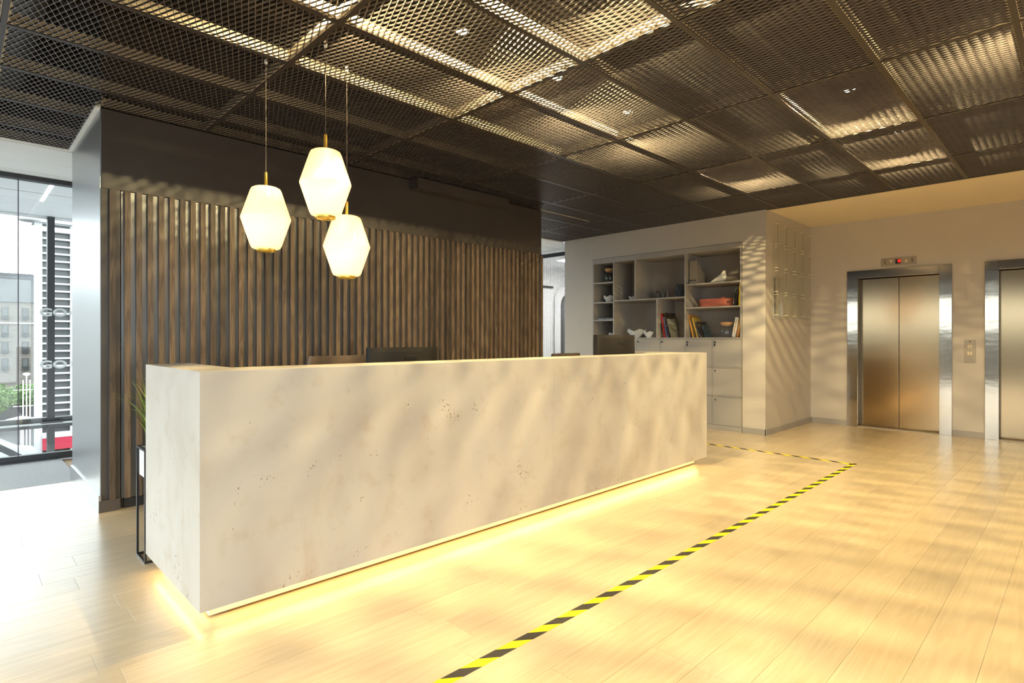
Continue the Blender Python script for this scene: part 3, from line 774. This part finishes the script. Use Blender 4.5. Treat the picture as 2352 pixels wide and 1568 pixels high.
def basket():
    o = empty('felt_basket', 'low coral rounded basket on the middle right shelf', 'basket', (7.68, 3.68, 1.691))
    def rr(w, d, r, z, n=6):
        p = []
        for cx, cy, a0 in ((w/2-r, d/2-r, 0), (-w/2+r, d/2-r, 90), (-w/2+r, -d/2+r, 180), (w/2-r, -d/2+r, 270)):
            for k in range(n+1): a = math.radians(a0+90*k/n); p.append((cx+r*math.cos(a), cy+r*math.sin(a), z))
        return p
    MB().rings([rr(.24, .43, .07, .0), rr(.262, .452, .08, .010), rr(.272, .466, .085, .105), rr(.270, .464, .084, .112), rr(.256, .450, .078, .110), rr(.245, .435, .07, .02)]).build('tub', m_coral, o)
    MB().tube([(-.137, -.13, .112), (-.142, -.135, .122), (-.142, -.175, .124), (-.137, -.185, .112)], .006, 8).build('handle', m_coral, o)
    MB().tube([(-.120, -.195, .06), (-.128, -.225, .07), (-.10, -.243, .07)], .008, 8).build('side_grip', m_leather, o)
basket()
def book(x, y, z, th, h, d, lean, cover, label, title=None, flat=False, tcol=None, group=None):
    """spine faces -X; lean is the tilt in radians towards +Y at the top"""
    o = empty('book', label, 'book', (x, y, z), 0, group)
    o.rotation_euler = (-lean, 0, 0) if not flat else (0, 0, lean)
    if flat:
        mb = MB(); mb.box(0, d, 0, h, 0, .003); mb.box(0, d, 0, h, th-.003, th); mb.box(0, .003, 0, h, .003, th-.003); mb.build('cover', cover, o)
        box('pages', (.004, d-.003, .003, h-.003, .003, th-.003), m_pages, o)
    else:
        mb = MB(); mb.box(0, d, 0, .002, 0, h); mb.box(0, d, th-.002, th, 0, h); mb.box(0, .002, .002, th-.002, 0, h); mb.build('cover', cover, o)
        box('pages', (.003, d-.003, .002, th-.002, .003, h-.003), m_pages, o)
    if title:
        if flat: text('title', title, th*.62, tcol, o, (-.0008, h-.05, th*.26), (math.pi/2, 0, -math.pi/2), .0004)
        else: text('title', title, th*.62, tcol, o, (-.0008, th*.72, h-.035), (math.pi/2, math.pi/2, -math.pi/2), .0004, bold=.0008)
    return o
def pm(n, c, *sp_, sc=(18, 18, 22), lo=.5): return mat_print('cover_'+n, c, sp_, sc, lo)
k_black = pm('black_silver', (.02, .02, .022), (.5, .5, .5), (.05, .05, .05), sc=(60, 60, 9), lo=.55)
k_red = pm('red', (.36, .03, .02), (.30, .05, .04), (.10, .02, .02), sc=(6, 6, 6), lo=.55)
k_purple = pm('purple', (.12, .12, .30), (.55, .40, .25), (.15, .14, .32), sc=(8, 8, 9), lo=.6)
k_brown = pm('dark_brown', (.03, .022, .02), (.25, .2, .07), (.30, .22, .2), sc=(12, 12, 12), lo=.55)
k_photo = pm('landscape', (.20, .21, .19), (.34, .28, .12), (.16, .17, .16), (.45, .43, .42), sc=(5, 5, 24), lo=.4)
k_orange = pm('orange', (.70, .33, .07), (.66, .36, .1), sc=(8, 8, 8), lo=.6)
k_tan = pm('bronze', (.13, .09, .035), (.16, .11, .05), (.06, .05, .03), sc=(9, 9, 16), lo=.5)
k_teal = pm('teal', (.03, .05, .07), (.12, .16, .18), (.02, .03, .05), sc=(14, 14, 14), lo=.5)
k_white = M('cover_white', (.82, .77, .68), .5); k_yellow = M('cover_yellow', (.85, .62, .02), .45); k_yellow2 = pm('ochre', (.62, .42, .08), (.5, .33, .06), lo=.55)
m_white_ink = M('white_ink', (.8, .8, .8), .5); m_gold_ink = M('gold_ink', (.62, .38, .10), .5)
xb = 7.55
# lower middle bay, leaning to the left
book(xb, 4.455, 1.264, .030, .370, .26, .155, k_black, 'tall black and white book, leftmost in the lower middle bay')
book(xb, 4.4195, 1.264, .030, .366, .26, .155, k_red, 'red book leaning between black and purple books', 'AFRICA' if False else None)
book(xb, 4.386, 1.264, .024, .315, .24, .180, k_purple, 'purple-blue book leaning right of the red book')
book(xb, 4.343, 1.264, .034, .372, .27, .195, k_brown, 'tall dark brown book behind the landscape cover book')
book(xb-.01, 4.305, 1.264, .016, .285, .22, .255, k_photo, 'book with landscape photo cover, rightmost in the lower middle bay')
# bottom right bay, leaning to the left
book(xb, 3.962, 1.264, .022, .335, .25, .235, k_orange, 'orange book, leftmost in the bottom right bay')
book(xb, 3.932, 1.264, .026, .305, .25, .242, k_tan, 'bronze-covered book leaning next to the orange book')
book(xb, 3.900, 1.264, .020, .300, .22, .275, k_yellow2, 'thin ochre book squeezed behind two short black books')
book(xb, 3.861, 1.264, .034, .235, .20, .280, k_black, 'short black book, first of the low dark pair')
book(xb, 3.815, 1.264, .040, .232, .20, .290, k_brown, 'short dark brown book, second of the low dark pair')
book(xb+.01, 3.775, 1.264, .026, .185, .18, .310, k_teal, 'small dark teal book, rightmost of the leaning row')
book(xb-.005, 3.362, 1.266, .048, .270, .22, -.19, k_white, 'white book titled Taste Morocco leaning right in the bottom right bay', 'Taste Morocco', tcol=m_gold_ink)
book(xb, 3.322, 1.266, .020, .322, .24, -.17, k_orange, 'orange and white book leaning on the right end of the bay')
book(xb+.02, 3.346, 1.264, .012, .10, .12, -.17, k_red, 'small dark red booklet wedged beside the white book')
# middle right bay
book(xb, 3.382, 1.693, .020, .235, .22, -.185, k_black, 'black and silver book leaning left of the yellow book')
book(xb, 3.356, 1.693, .018, .225, .22, -.190, k_brown, 'dark brown book leaning just left of the yellow book')
book(xb, 3.292, 1.693, .028, .298, .24, -.05, k_yellow, 'upright yellow book at the right end of the middle right shelf')
# left column, lying flat
book(7.50, 5.318, 1.551, .026, .345, .22, 0, k_black, 'black book lying flat in the third left bay', 'Weekly Events', True, m_white_ink)
book(7.52, 5.318, 1.578, .022, .310, .20, 0, k_white, 'white book lying flat on top of the black book')

# ------------------------------------------------------------------ glass directory board on the niche wall
o = empty('directory_board', 'clear glass directory board of sixteen panes on steel studs beside the elevators', 'board', (7.70, 2.925, 1.52))
m_stud = M('satin_stud', (.85, .78, .62), .35, .3)
m_backp = M('clear_backing', (.42, .37, .31), .25)
MB().box(-.055, 1.36, -.016, -.012, -.01, 1.265).build('backing_pane', m_acryl, o)
cols = [0, .322, .640, .958, 1.262]; rws = [.02, .328, .642, .958, 1.262]
for i in range(4):
    for j in range(4):
        x0, x1, z0, z1 = cols[i]+.036, cols[i+1]+.030, rws[j]+.002, rws[j+1]-.006
        MB().box(x0, x1, -.050, -.045, z0, z1).build('glass_pane', m_acryl, o)
        e = MB(); e.box(x0-.004, x0, -.050, -.045, z0, z1); e.box(x0, x1, -.050, -.045, z0-.004, z0); e.build('pane_edge', m_glassedge, o)
for i in range(5):
    for j in range(5):
        for dz in (-.020, .020):
            z = rws[j]+dz
            if (j == 0 and dz < 0) or (j == 4 and dz > 0): continue
            mb = MB(); x = cols[i]+.034
            mb.rings([[(x+.0055*math.cos(a*math.pi/5), yy, z+.0055*math.sin(a*math.pi/5)) for a in range(10)] for yy in (-.012, -.056)]); mb.build('stud', m_stud, o)
MB().box(.050, .20, -.0205, -.0165, .01, .54).build('steel_insert', M('satin_insert', (.48, .43, .36), .55, .2), o)

# elevator indicator and call panel
o = empty('lift_indicator', 'steel floor indicator plate with red display above the elevator door', 'sign', (9.17, 1.822, 2.245))
box('plate', (-.010, 0, -.202, .202, 0, .108), m_plate, o, .002)
box('display', (-.0125, -.010, -.028, .034, .022, .083), m_black, o)
mb = MB(); mb.rings([[(xx, -.012+.020*math.cos(a*math.pi/8), .058+.020*math.sin(a*math.pi/8)) for a in range(16)] for xx in (-.0125, -.0135)]); mb.build('red_light', m_red_led, o)
m_arrow = M('cream_arrow', (.75, .62, .42), .5)
mb = MB(); mb.add([(-.0105, .105, .080), (-.0105, .061, .080), (-.0105, .083, .036), (-.012, .105, .080), (-.012, .061, .080), (-.012, .083, .036)], [(3, 4, 5), (0, 1, 4, 3), (1, 2, 5, 4), (2, 0, 3, 5)]); mb.build('down_arrow', m_arrow, o)
mb = MB(); mb.add([(-.0105, -.068, .036), (-.0105, -.112, .036), (-.0105, -.090, .080), (-.012, -.068, .036), (-.012, -.112, .036), (-.012, -.090, .080)], [(3, 4, 5), (0, 1, 4, 3), (1, 2, 5, 4), (2, 0, 3, 5)]); mb.build('up_arrow', m_arrow, o)
for yy in (.155, -.158): box('vent', (-.011, -.010, yy-.012, yy+.012, .030, .085), M('vent_dark', (.22, .18, .14), .6), o)
o = empty('call_panel', 'steel elevator call panel with up and down buttons between the doors', 'call panel', (9.17, 1.060, .939))
box('plate', (-.008, 0, -.056, .056, 0, .292), m_plate, o, .002)
for zz, up in ((.208, 1), (.121, -1)):
    bt = box('button', (-.017, -.008, -.022, .022, zz-.019, zz+.019), m_button, o, .003)
    s_ = up*.007; mb = MB().add([(-.0176, .009, zz-s_), (-.0176, -.009, zz-s_), (-.0176, 0, zz+s_)], [(0, 1, 2)]); mb.build('arrow_mark', m_blackmetal, bt, fix=False)
mb = MB(); mb.rings([[(xx, .010*math.cos(a*math.pi/6), .272+.008*math.sin(a*math.pi/6)) for a in range(12)] for xx in (-.008, -.0095)]); mb.build('key_switch', m_black, o)

# ------------------------------------------------------------------ monitors and chairs behind the desk
def monitor(x, y, w, zt, label, rz=0):
    o = empty('monitor', label, 'monitor', (x, y, .735), rz, 'monitors on the reception desk')
    h = .375; zb = zt-h-.735; n = 14; rg = []
    for zz, k in ((zb, .55), (zb+.03, .9), (zb+h*.5, 1.0), (zb+h-.03, 1.0), (zb+h-.006, .86), (zb+h, .80)):
        ring = []
        e = .010*(1-(zz-zb)/h)
        for i in range(n+1):
            u = -1+2*i/n; ring.append((u*(w/2+e), -.022-.050*(1-u*u)*k-.0, zz))
        ring += [(w/2+e, .008, zz), (-w/2-e, .008, zz)]
        rg.append(ring)
    MB().rings(rg, smooth=False).build('back_shell', m_monitor, o, .002)
    box('bezel', (-w/2-.004, w/2+.004, .008, .022, zb, zb+h), m_monitor, o, .002); box('screen', (-w/2+.012, w/2-.012, .022, .023, zb+.015, zb+h-.015), m_screen, o)
    mb = MB(); mb.box(-.020-.02, .06+.0, -.078, -.070, zb+h-.085, zb+h-.058); mb.build('grip_slot', m_black, o, .003)
    mb = MB(); mb.rings([[(.02+.011*math.cos(a*math.pi/8), yy, zb+.13+.011*math.sin(a*math.pi/8)) for a in range(16)] for yy in (-.068, -.0745)]); mb.build('round_badge', m_plate, o)
    mb = MB(); mb.box(-.045, .045, -.06, -.035, .012, zb+.1); mb.box(-.12, .12, -.11, .09, 0, .012); mb.build('stand', m_monitor, o, .002)
monitor(2.27, 3.40, .575, 1.187, 'near dark all-in-one monitor seen from behind, in front of the slat wall', math.radians(2))
monitor(4.535, 3.20, .610, 1.283, 'far dark monitor seen from behind, in front of the grey shelving', math.radians(0))
def chair(x, y, zt, w, label, rz=0):
    o = empty('office_chair', label, 'chair', (x, y, 0), rz, 'brown leather chairs behind the desk')
    def pad(z0, z1, y0, y1, bow):
        rg = []
        for t in (0, .08, .25, .5, .75, .92, 1):
            z = z0+(z1-z0)*t; k = .94 if t in (0, 1) else (.985 if t in (.08, .92) else 1)
            th = .6 if t in (0, 1) else 1
            ring = [(w/2*k*u, y0+bow*(1-u*u)*.6-(th-1)*.012, z) for u in (-1, -.9, -.5, 0, .5, .9, 1)]+[(w/2*k*u, y1+bow*(1-u*u)*.6+(th-1)*.012, z) for u in (1, .9, .5, 0, -.5, -.9, -1)]
            rg.append(ring)
        return MB().rings(rg)
    b = pad(.58, zt, -.03, .03, .03).build('backrest', m_leather, o); su = b.modifiers.new('s', 'SUBSURF'); su.levels = su.render_levels = 2
    rg = [[(w/2*k*cx, -.25+.24*k*cy, z) for cx, cy in ((-1, -.9), (-.9, -1), (.9, -1), (1, -.9), (1, .9), (.9, 1), (-.9, 1), (-1, .9))] for z, k in ((.43, .9), (.45, 1), (.49, 1), (.51, .92))]
    b = MB().rings(rg).build('seat', m_leather, o)
    mb = MB().box(-.03, .03, .035, .055, .40, .75); mb.box(-.03, .03, -.25, .055, .40, .43); mb.build('back_bracket', m_blackmetal, o)
    MB().lathe([(.028, .08), (.028, .28), (.018, .28), (.018, .43)], 14, (0, -.25, 0)).build('gas_lift', m_chrome, o)
    for k in range(5):
        a = 2*math.pi*k/5; q = (.28*math.cos(a), -.25+.28*math.sin(a), .075)
        MB().tube([(0, -.25, .10), q], [.022, .014], 8).build('base_arm', m_blackmetal, o)
        mb = MB(); mb.rings([[(q[0]+.024*math.cos(t*math.pi/6), q[1]+yy, .026+.026*math.sin(t*math.pi/6)) for t in range(12)] for yy in (-.014, .014)]); mb.build('caster', m_black, o)
chair(2.19, 4.20, 1.113, .53, 'near brown leather chair top showing left of the near monitor', math.radians(0))
chair(5.0, 4.20, 1.080, .49, 'far dark leather chair top showing left of the far monitor', math.radians(0))

# ------------------------------------------------------------------ planter with grass
o = empty('potted_grass', 'yellow-green grass in white planter on a tall black wire stand beside the desk', 'plant', (.756, 3.668, 0))
L, Wd, H = .20, .19, .632; t = .011
mb = MB()
for (a, c) in ((0, 0), (Wd-t, 0), (0, L-t), (Wd-t, L-t)): mb.box(a, a+t, c, c+t, 0, H)
for z in (0, H-t):
    mb.box(t, Wd-t, 0, t, z, z+t); mb.box(t, Wd-t, L-t, L, z, z+t); mb.box(0, t, t, L-t, z, z+t); mb.box(Wd-t, Wd, t, L-t, z, z+t)
mb.build('stand_frame', m_blackmetal, o)
mb = MB(); a, b2 = t+.001, .003
mb.box(a, Wd-a, a, a+b2, .462, H-.004); mb.box(a, Wd-a, L-a-b2, L-a, .462, H-.004); mb.box(a, a+b2, a, L-a, .462, H-.004); mb.box(Wd-a-b2, Wd-a, a, L-a, .462, H-.004); mb.box(a, Wd-a, a, L-a, .462, .466)
mb.build('planter_box', m_planter, o); box('soil', (a+b2, Wd-a-b2, a+b2, L-a-b2, .58, .60), m_soil, o)
g = MB()
for k in range(280):
    bx, by = R.uniform(.04, Wd-.04), R.uniform(.04, L-.04); az = R.uniform(0, 2*math.pi); ln = R.uniform(.28, .52); out = R.uniform(.10, .68)
    w = R.uniform(.0022, .0038); pts = []
    for i in range(8):
        s_ = i/7; h_ = ln*(s_*(1-.35*out*s_*s_)-.45*out*max(0, s_-.45)**1.4); r_ = ln*out*.75*s_**1.8
        pts.append(Vector((bx+r_*math.cos(az), max(by+r_*math.sin(az), -.06), .595+h_)))
    sd = Vector((-math.sin(az), math.cos(az), 0)); vs = []
    for i, p in enumerate(pts):
        ww = w*(1-.8*(i/7)**2); vs += [p-sd*ww, p+sd*ww+Vector((0, 0, .0006))]
    g.add(vs, [(2*i, 2*i+1, 2*i+3, 2*i+2) for i in range(7)], R.choice((0, 0, 1)), True)
gr = g.build('grass_blades', [M('grass_green', (.20, .30, .05), .5, 0, .4, .3, 20), M('grass_yellow', (.50, .50, .11), .5, 0, .4, .3, 20)], o, fix=False); gr['kind'] = 'stuff'

# ------------------------------------------------------------------ outside
m_extwhite = M('outdoor_white', (.50, .51, .52), .6)
GZ = -4.7
gm = MB().box(-70, 90, 10.6, 140, GZ-.4, GZ); gm.box(-70, -3, -60, 10.6, GZ-.4, GZ); gm.box(-3, 60, -60, -6, GZ-.4, GZ)
tag(struct(gm.build('ground_outside', m_road)))
fac = struct(bpy.data.objects.new('trim_1', None)); link(fac)
# white overhang above the outer steel frame
box('overhang', (-3.2, 8.6, 7.62, 10.25, 2.95, 3.05), m_extwhite, fac); box('overhang_fascia', (-3.2, 8.6, 10.15, 10.32, 2.93, 3.10), m_extwhite, fac)
box('overhang_joint', (-3.2, 8.6, 8.62, 8.63, 2.947, 2.951), m_skirt, fac)
box('light_line', (.765, .800, 8.03, 9.10, 2.944, 2.950), M('white_light_line', (1, 1, 1), .5, emit=(1, 1, 1), es=3.2), fac)
frm = empty('steel_facade_frame', 'dark grey steel facade frame with mullions, double rail and diagonal brace outside the glass', 'frame', (0, 10.2, 0))
for x in (-2.0, .975, 3.95, 6.9): box('mullion', (x-.040, x+.040, -.06, .06, GZ, 2.94), m_steelframe, frm)
box('upper_rail', (-3.2, 8.6, -.05, .05, .085, .150), m_steelframe, frm); box('lower_rail', (-3.2, 8.6, -.05, .05, .010, .060), m_steelframe, frm)
box('rail_cap', (-3.2, 8.6, -.09, .07, .060, .085), M('pale_steel_cap', (.4, .41, .42), .45, .3), frm)
MB().bar((-2.0, 0, 1.9-.2), (3.9, 0, -2.9), .07, .075).build('brace', m_steelframe, frm)
box('bracket', (.86, 1.10, -.11, -.05, .075, .10), m_steelframe, frm)
# glass tower with white sun-shade grid
m_tglass = M('tower_glass', (.10, .105, .108), .25, 0, .5, .35, .35)
tw = empty('louvred_tower', 'white-gridded glass tower with rounded roof canopy and red band at its foot', 'building', (3.0, 38, GZ))
box('glass_body', (.15, 12, .35, 1.2, 0, 11.6), m_tglass, tw)
box('corner_pier', (0, .30, 0, .5, 0, 12.0), m_extwhite, tw)
for k in range(29): box('shade_louvre', (.30, 12, .02, .30, .95+.391*k, 1.04+.391*k), m_extwhite, tw)
for x in (1.45, 2.85, 4.25, 5.65, 7.05): box('fin', (x, x+.09, 0, .25, 0, 11.9), m_extwhite, tw)
box('roof_slab', (-.05, 12.2, -.2, 1.3, 11.95, 12.15), m_extwhite, tw); box('roof_plant_room', (.9, 12, .3, 1.2, 12.15, 12.8), m_extwhite, tw)
MB().lathe([(.50, 0), (.55, .05), (.55, .12), (.5, .16)], 28, (-.12, .2, 11.98)).build('roof_canopy', M('pale_canopy', (.5, .5, .5), .5), tw)
box('red_band', (.30, 12, -.1, .01, .15, .78), M('red_panel', (.42, .02, .05), .6), tw); box('white_base', (.3, 12, -.12, .0, .78, .95), m_extwhite, tw)
# brick apartment block
bb = empty('brick_apartment_block', 'pale brick apartment block with dark metal mansard roof behind the trees', 'building', (-9, 55, GZ))
box('brick_body', (-20, 17, 0, 10, 0, 8.6), m_brick, bb)
MB().add([(-20.2, -.1, 8.6), (17.2, -.1, 8.6), (17.2, 10, 8.6), (-20.2, 10, 8.6), (-20.2, .6, 10.75), (17.2, .6, 10.75), (17.2, 10, 10.75), (-20.2, 10, 10.75)], [(0, 1, 5, 4), (1, 2, 6, 5), (2, 3, 7, 6), (3, 0, 4, 7), (4, 5, 6, 7)]).build('mansard_roof', M('zinc_roof', (.085, .09, .095), .5, .2, .5, .2, .8), bb)
for i in range(14):
    for j in range(4):
        x = 12.62-1.12*i; z = 3.63+1.23*j
        f = box('window', (x, x+.36, -.05, .02, z, z+.86), m_rail, bb); box('pane', (x+.04, x+.32, -.07, -.052, z+.26, z+.82), m_tglass, f); box('balcony_rail', (x-.03, x+.39, -.16, -.12, z, z+.28), m_steelframe, f)
box('shopfront', (6, 17, -.1, 0, 0, 1.8), M('dark_shopfront', (.05, .05, .055), .4), bb)
box('white_cornice', (-20.1, 17.1, -.12, 0, 1.75, 1.95), m_extwhite, bb); box('white_cornice', (-20.1, 17.1, -.08, 0, 7.02, 7.10), m_extwhite, bb)
# block across the street on the left (seen only mirrored in the elevator doors)
lbk = empty('left_street_block', 'grey street building outside the left window wall, seen mirrored in the elevator steel', 'building', (-26, 4, GZ))
box('body', (-8, 0, -26, 22, 0, 6.4), M('dark_street_brick', (.13, .12, .11), .9), lbk); box('roof', (-8.2, .2, -26.2, 22.2, 6.4, 6.6), m_rail, lbk)
# trees, lamp post, parasol, car
def tree(x, y, r, h, label, seed):
    rr = random.Random(seed); o = empty('street_tree', label, 'tree', (x, y, GZ), 0, 'street trees')
    MB().tube([(0, 0, 0), (.05, 0, h*.4), (0, 0, h*.75)], [.14, .11, .06], 8).build('trunk', M('bark', (.1, .08, .06), .9), o)
    mb = MB()
    for k in range(2600):
        a, b_, c = rr.uniform(0, 6.28), rr.uniform(-1, 1), rr.random()**.4
        s_ = math.sqrt(1-b_*b_); p = Vector((r*c*s_*math.cos(a)*(1+.2*math.sin(3*a)), r*c*s_*math.sin(a), h*.72+.8*r*c*b_))
        d = [Vector((rr.uniform(-1, 1), rr.uniform(-1, 1), rr.uniform(-1, 1)))*.11 for _ in range(2)]
        mb.add([p, p+d[0], p+d[0]+d[1], p+d[1]], [(0, 1, 2, 3)])
    f = mb.build('foliage', m_tree, o, fix=False); f['kind'] = 'stuff'
tree(1.75, 48, 1.15, 3.0, 'green street tree left of the white lamp mast', 1)
tree(3.6, 50.5, .95, 2.9, 'smaller green street tree behind the white lamp mast', 2)
tree(-.6, 47, 1.3, 3.1, 'green street tree hidden left beyond the pane edge', 4)
o = empty('lamp_mast', 'white triple mast street lamp in front of the trees', 'street lamp', (2.60, 36.9, GZ))
for dx in (-.13, 0, .13): box('mast', (dx-.025, dx+.025, -.02, .02, 0, 3.9 if dx else 4.15), m_whitemet, o)
MB().lathe([(.06, 0), (.14, .05), (.14, .12), (.05, .16)], 14, (0, 0, 4.1)).build('lamp_head', m_whitemet, o)
for z in (2.6, 3.4): box('cross_bar', (-.5, .25, -.015, .015, z, z+.03), m_whitemet, o)
o = empty('parasol', 'white flat parasol on the street terrace below the lamp mast', 'parasol', (2.35, 36.2, GZ))
MB().lathe([(.62, 2.0), (.56, 2.08), (.05, 2.2)], 8, smooth=False).build('canopy', m_extwhite, o); MB().tube([(0, 0, 0), (0, 0, 2.1)], .03, 8).build('pole', m_whitemet, o)
def car(x, y, label, m):
    o = empty('parked_car', label, 'car', (x, y, GZ), 0, 'cars on the street')
    pr = [(-2.0, .25), (-2.05, .62), (-1.75, .80), (-1.1, .88), (-.55, 1.36), (.75, 1.40), (1.45, .95), (2.0, .85), (2.05, .3)]
    mb = MB(); n = len(pr); mb.add([(a, -.8, b_) for a, b_ in pr]+[(a, .8, b_) for a, b_ in pr], [tuple(range(n)), tuple(range(n, 2*n))[::-1]]+[(i, (i+1) % n, n+(i+1) % n, n+i) for i in range(n)]); mb.build('body', m, o)
    mb = MB(); mb.add([(-1.0, -.81, .90), (-.50, -.81, 1.28), (.70, -.81, 1.30), (1.25, -.81, .95)], [(0, 1, 2, 3)]); mb.build('side_glass', m_tglass, o, fix=False)
    for wx in (-1.3, 1.3):
        mb = MB(); mb.rings([[(wx+.31*math.cos(k*math.pi/8), yy, .31+.31*math.sin(k*math.pi/8)) for k in range(16)] for yy in (-.84, -.62)]); mb.build('wheel', m_black, o)
car(.7, 34.5, 'silver car parked on the street below the steel rail', M('silver_car_paint', (.55, .56, .58), .3, .4))
car(-1.5, 43, 'dark car parked further along the street', M('dark_car_paint', (.06, .065, .07), .3))
for k in range(4): MB().box(-12, 9, 0, .12, 0, .012).build('road_line', m_extwhite, bpy.data.objects['ground_outside']).location = (0, 29+2.6*k, GZ)
box('terrace_wall', (-12, 9, 27.0, 27.3, GZ, GZ+.8), M('terrace_concrete', (.30, .30, .30), .8), bpy.data.objects['ground_outside'])
# ------------------------------------------------------------------ daylight portals in the window openings (sampling aid for the sky)
def portal(loc, rot, sx, sy):
    ld = bpy.data.lights.new('sky_portal', 'AREA'); ld.shape = 'RECTANGLE'; ld.size = sx; ld.size_y = sy; ld.cycles.is_portal = True
    o = bpy.data.objects.new('sky_portal', ld); link(o); o.location = loc; o.rotation_euler = rot
portal((-2.3, 1.2, 1.45), (0, -math.pi/2, 0), 2.9, 12.7)
portal((-.15, -5.36, 1.45), (math.pi/2, 0, 0), 4.1, 2.9)
portal((3.0, 7.66, 1.45), (-math.pi/2, 0, 0), 10.4, 2.9)
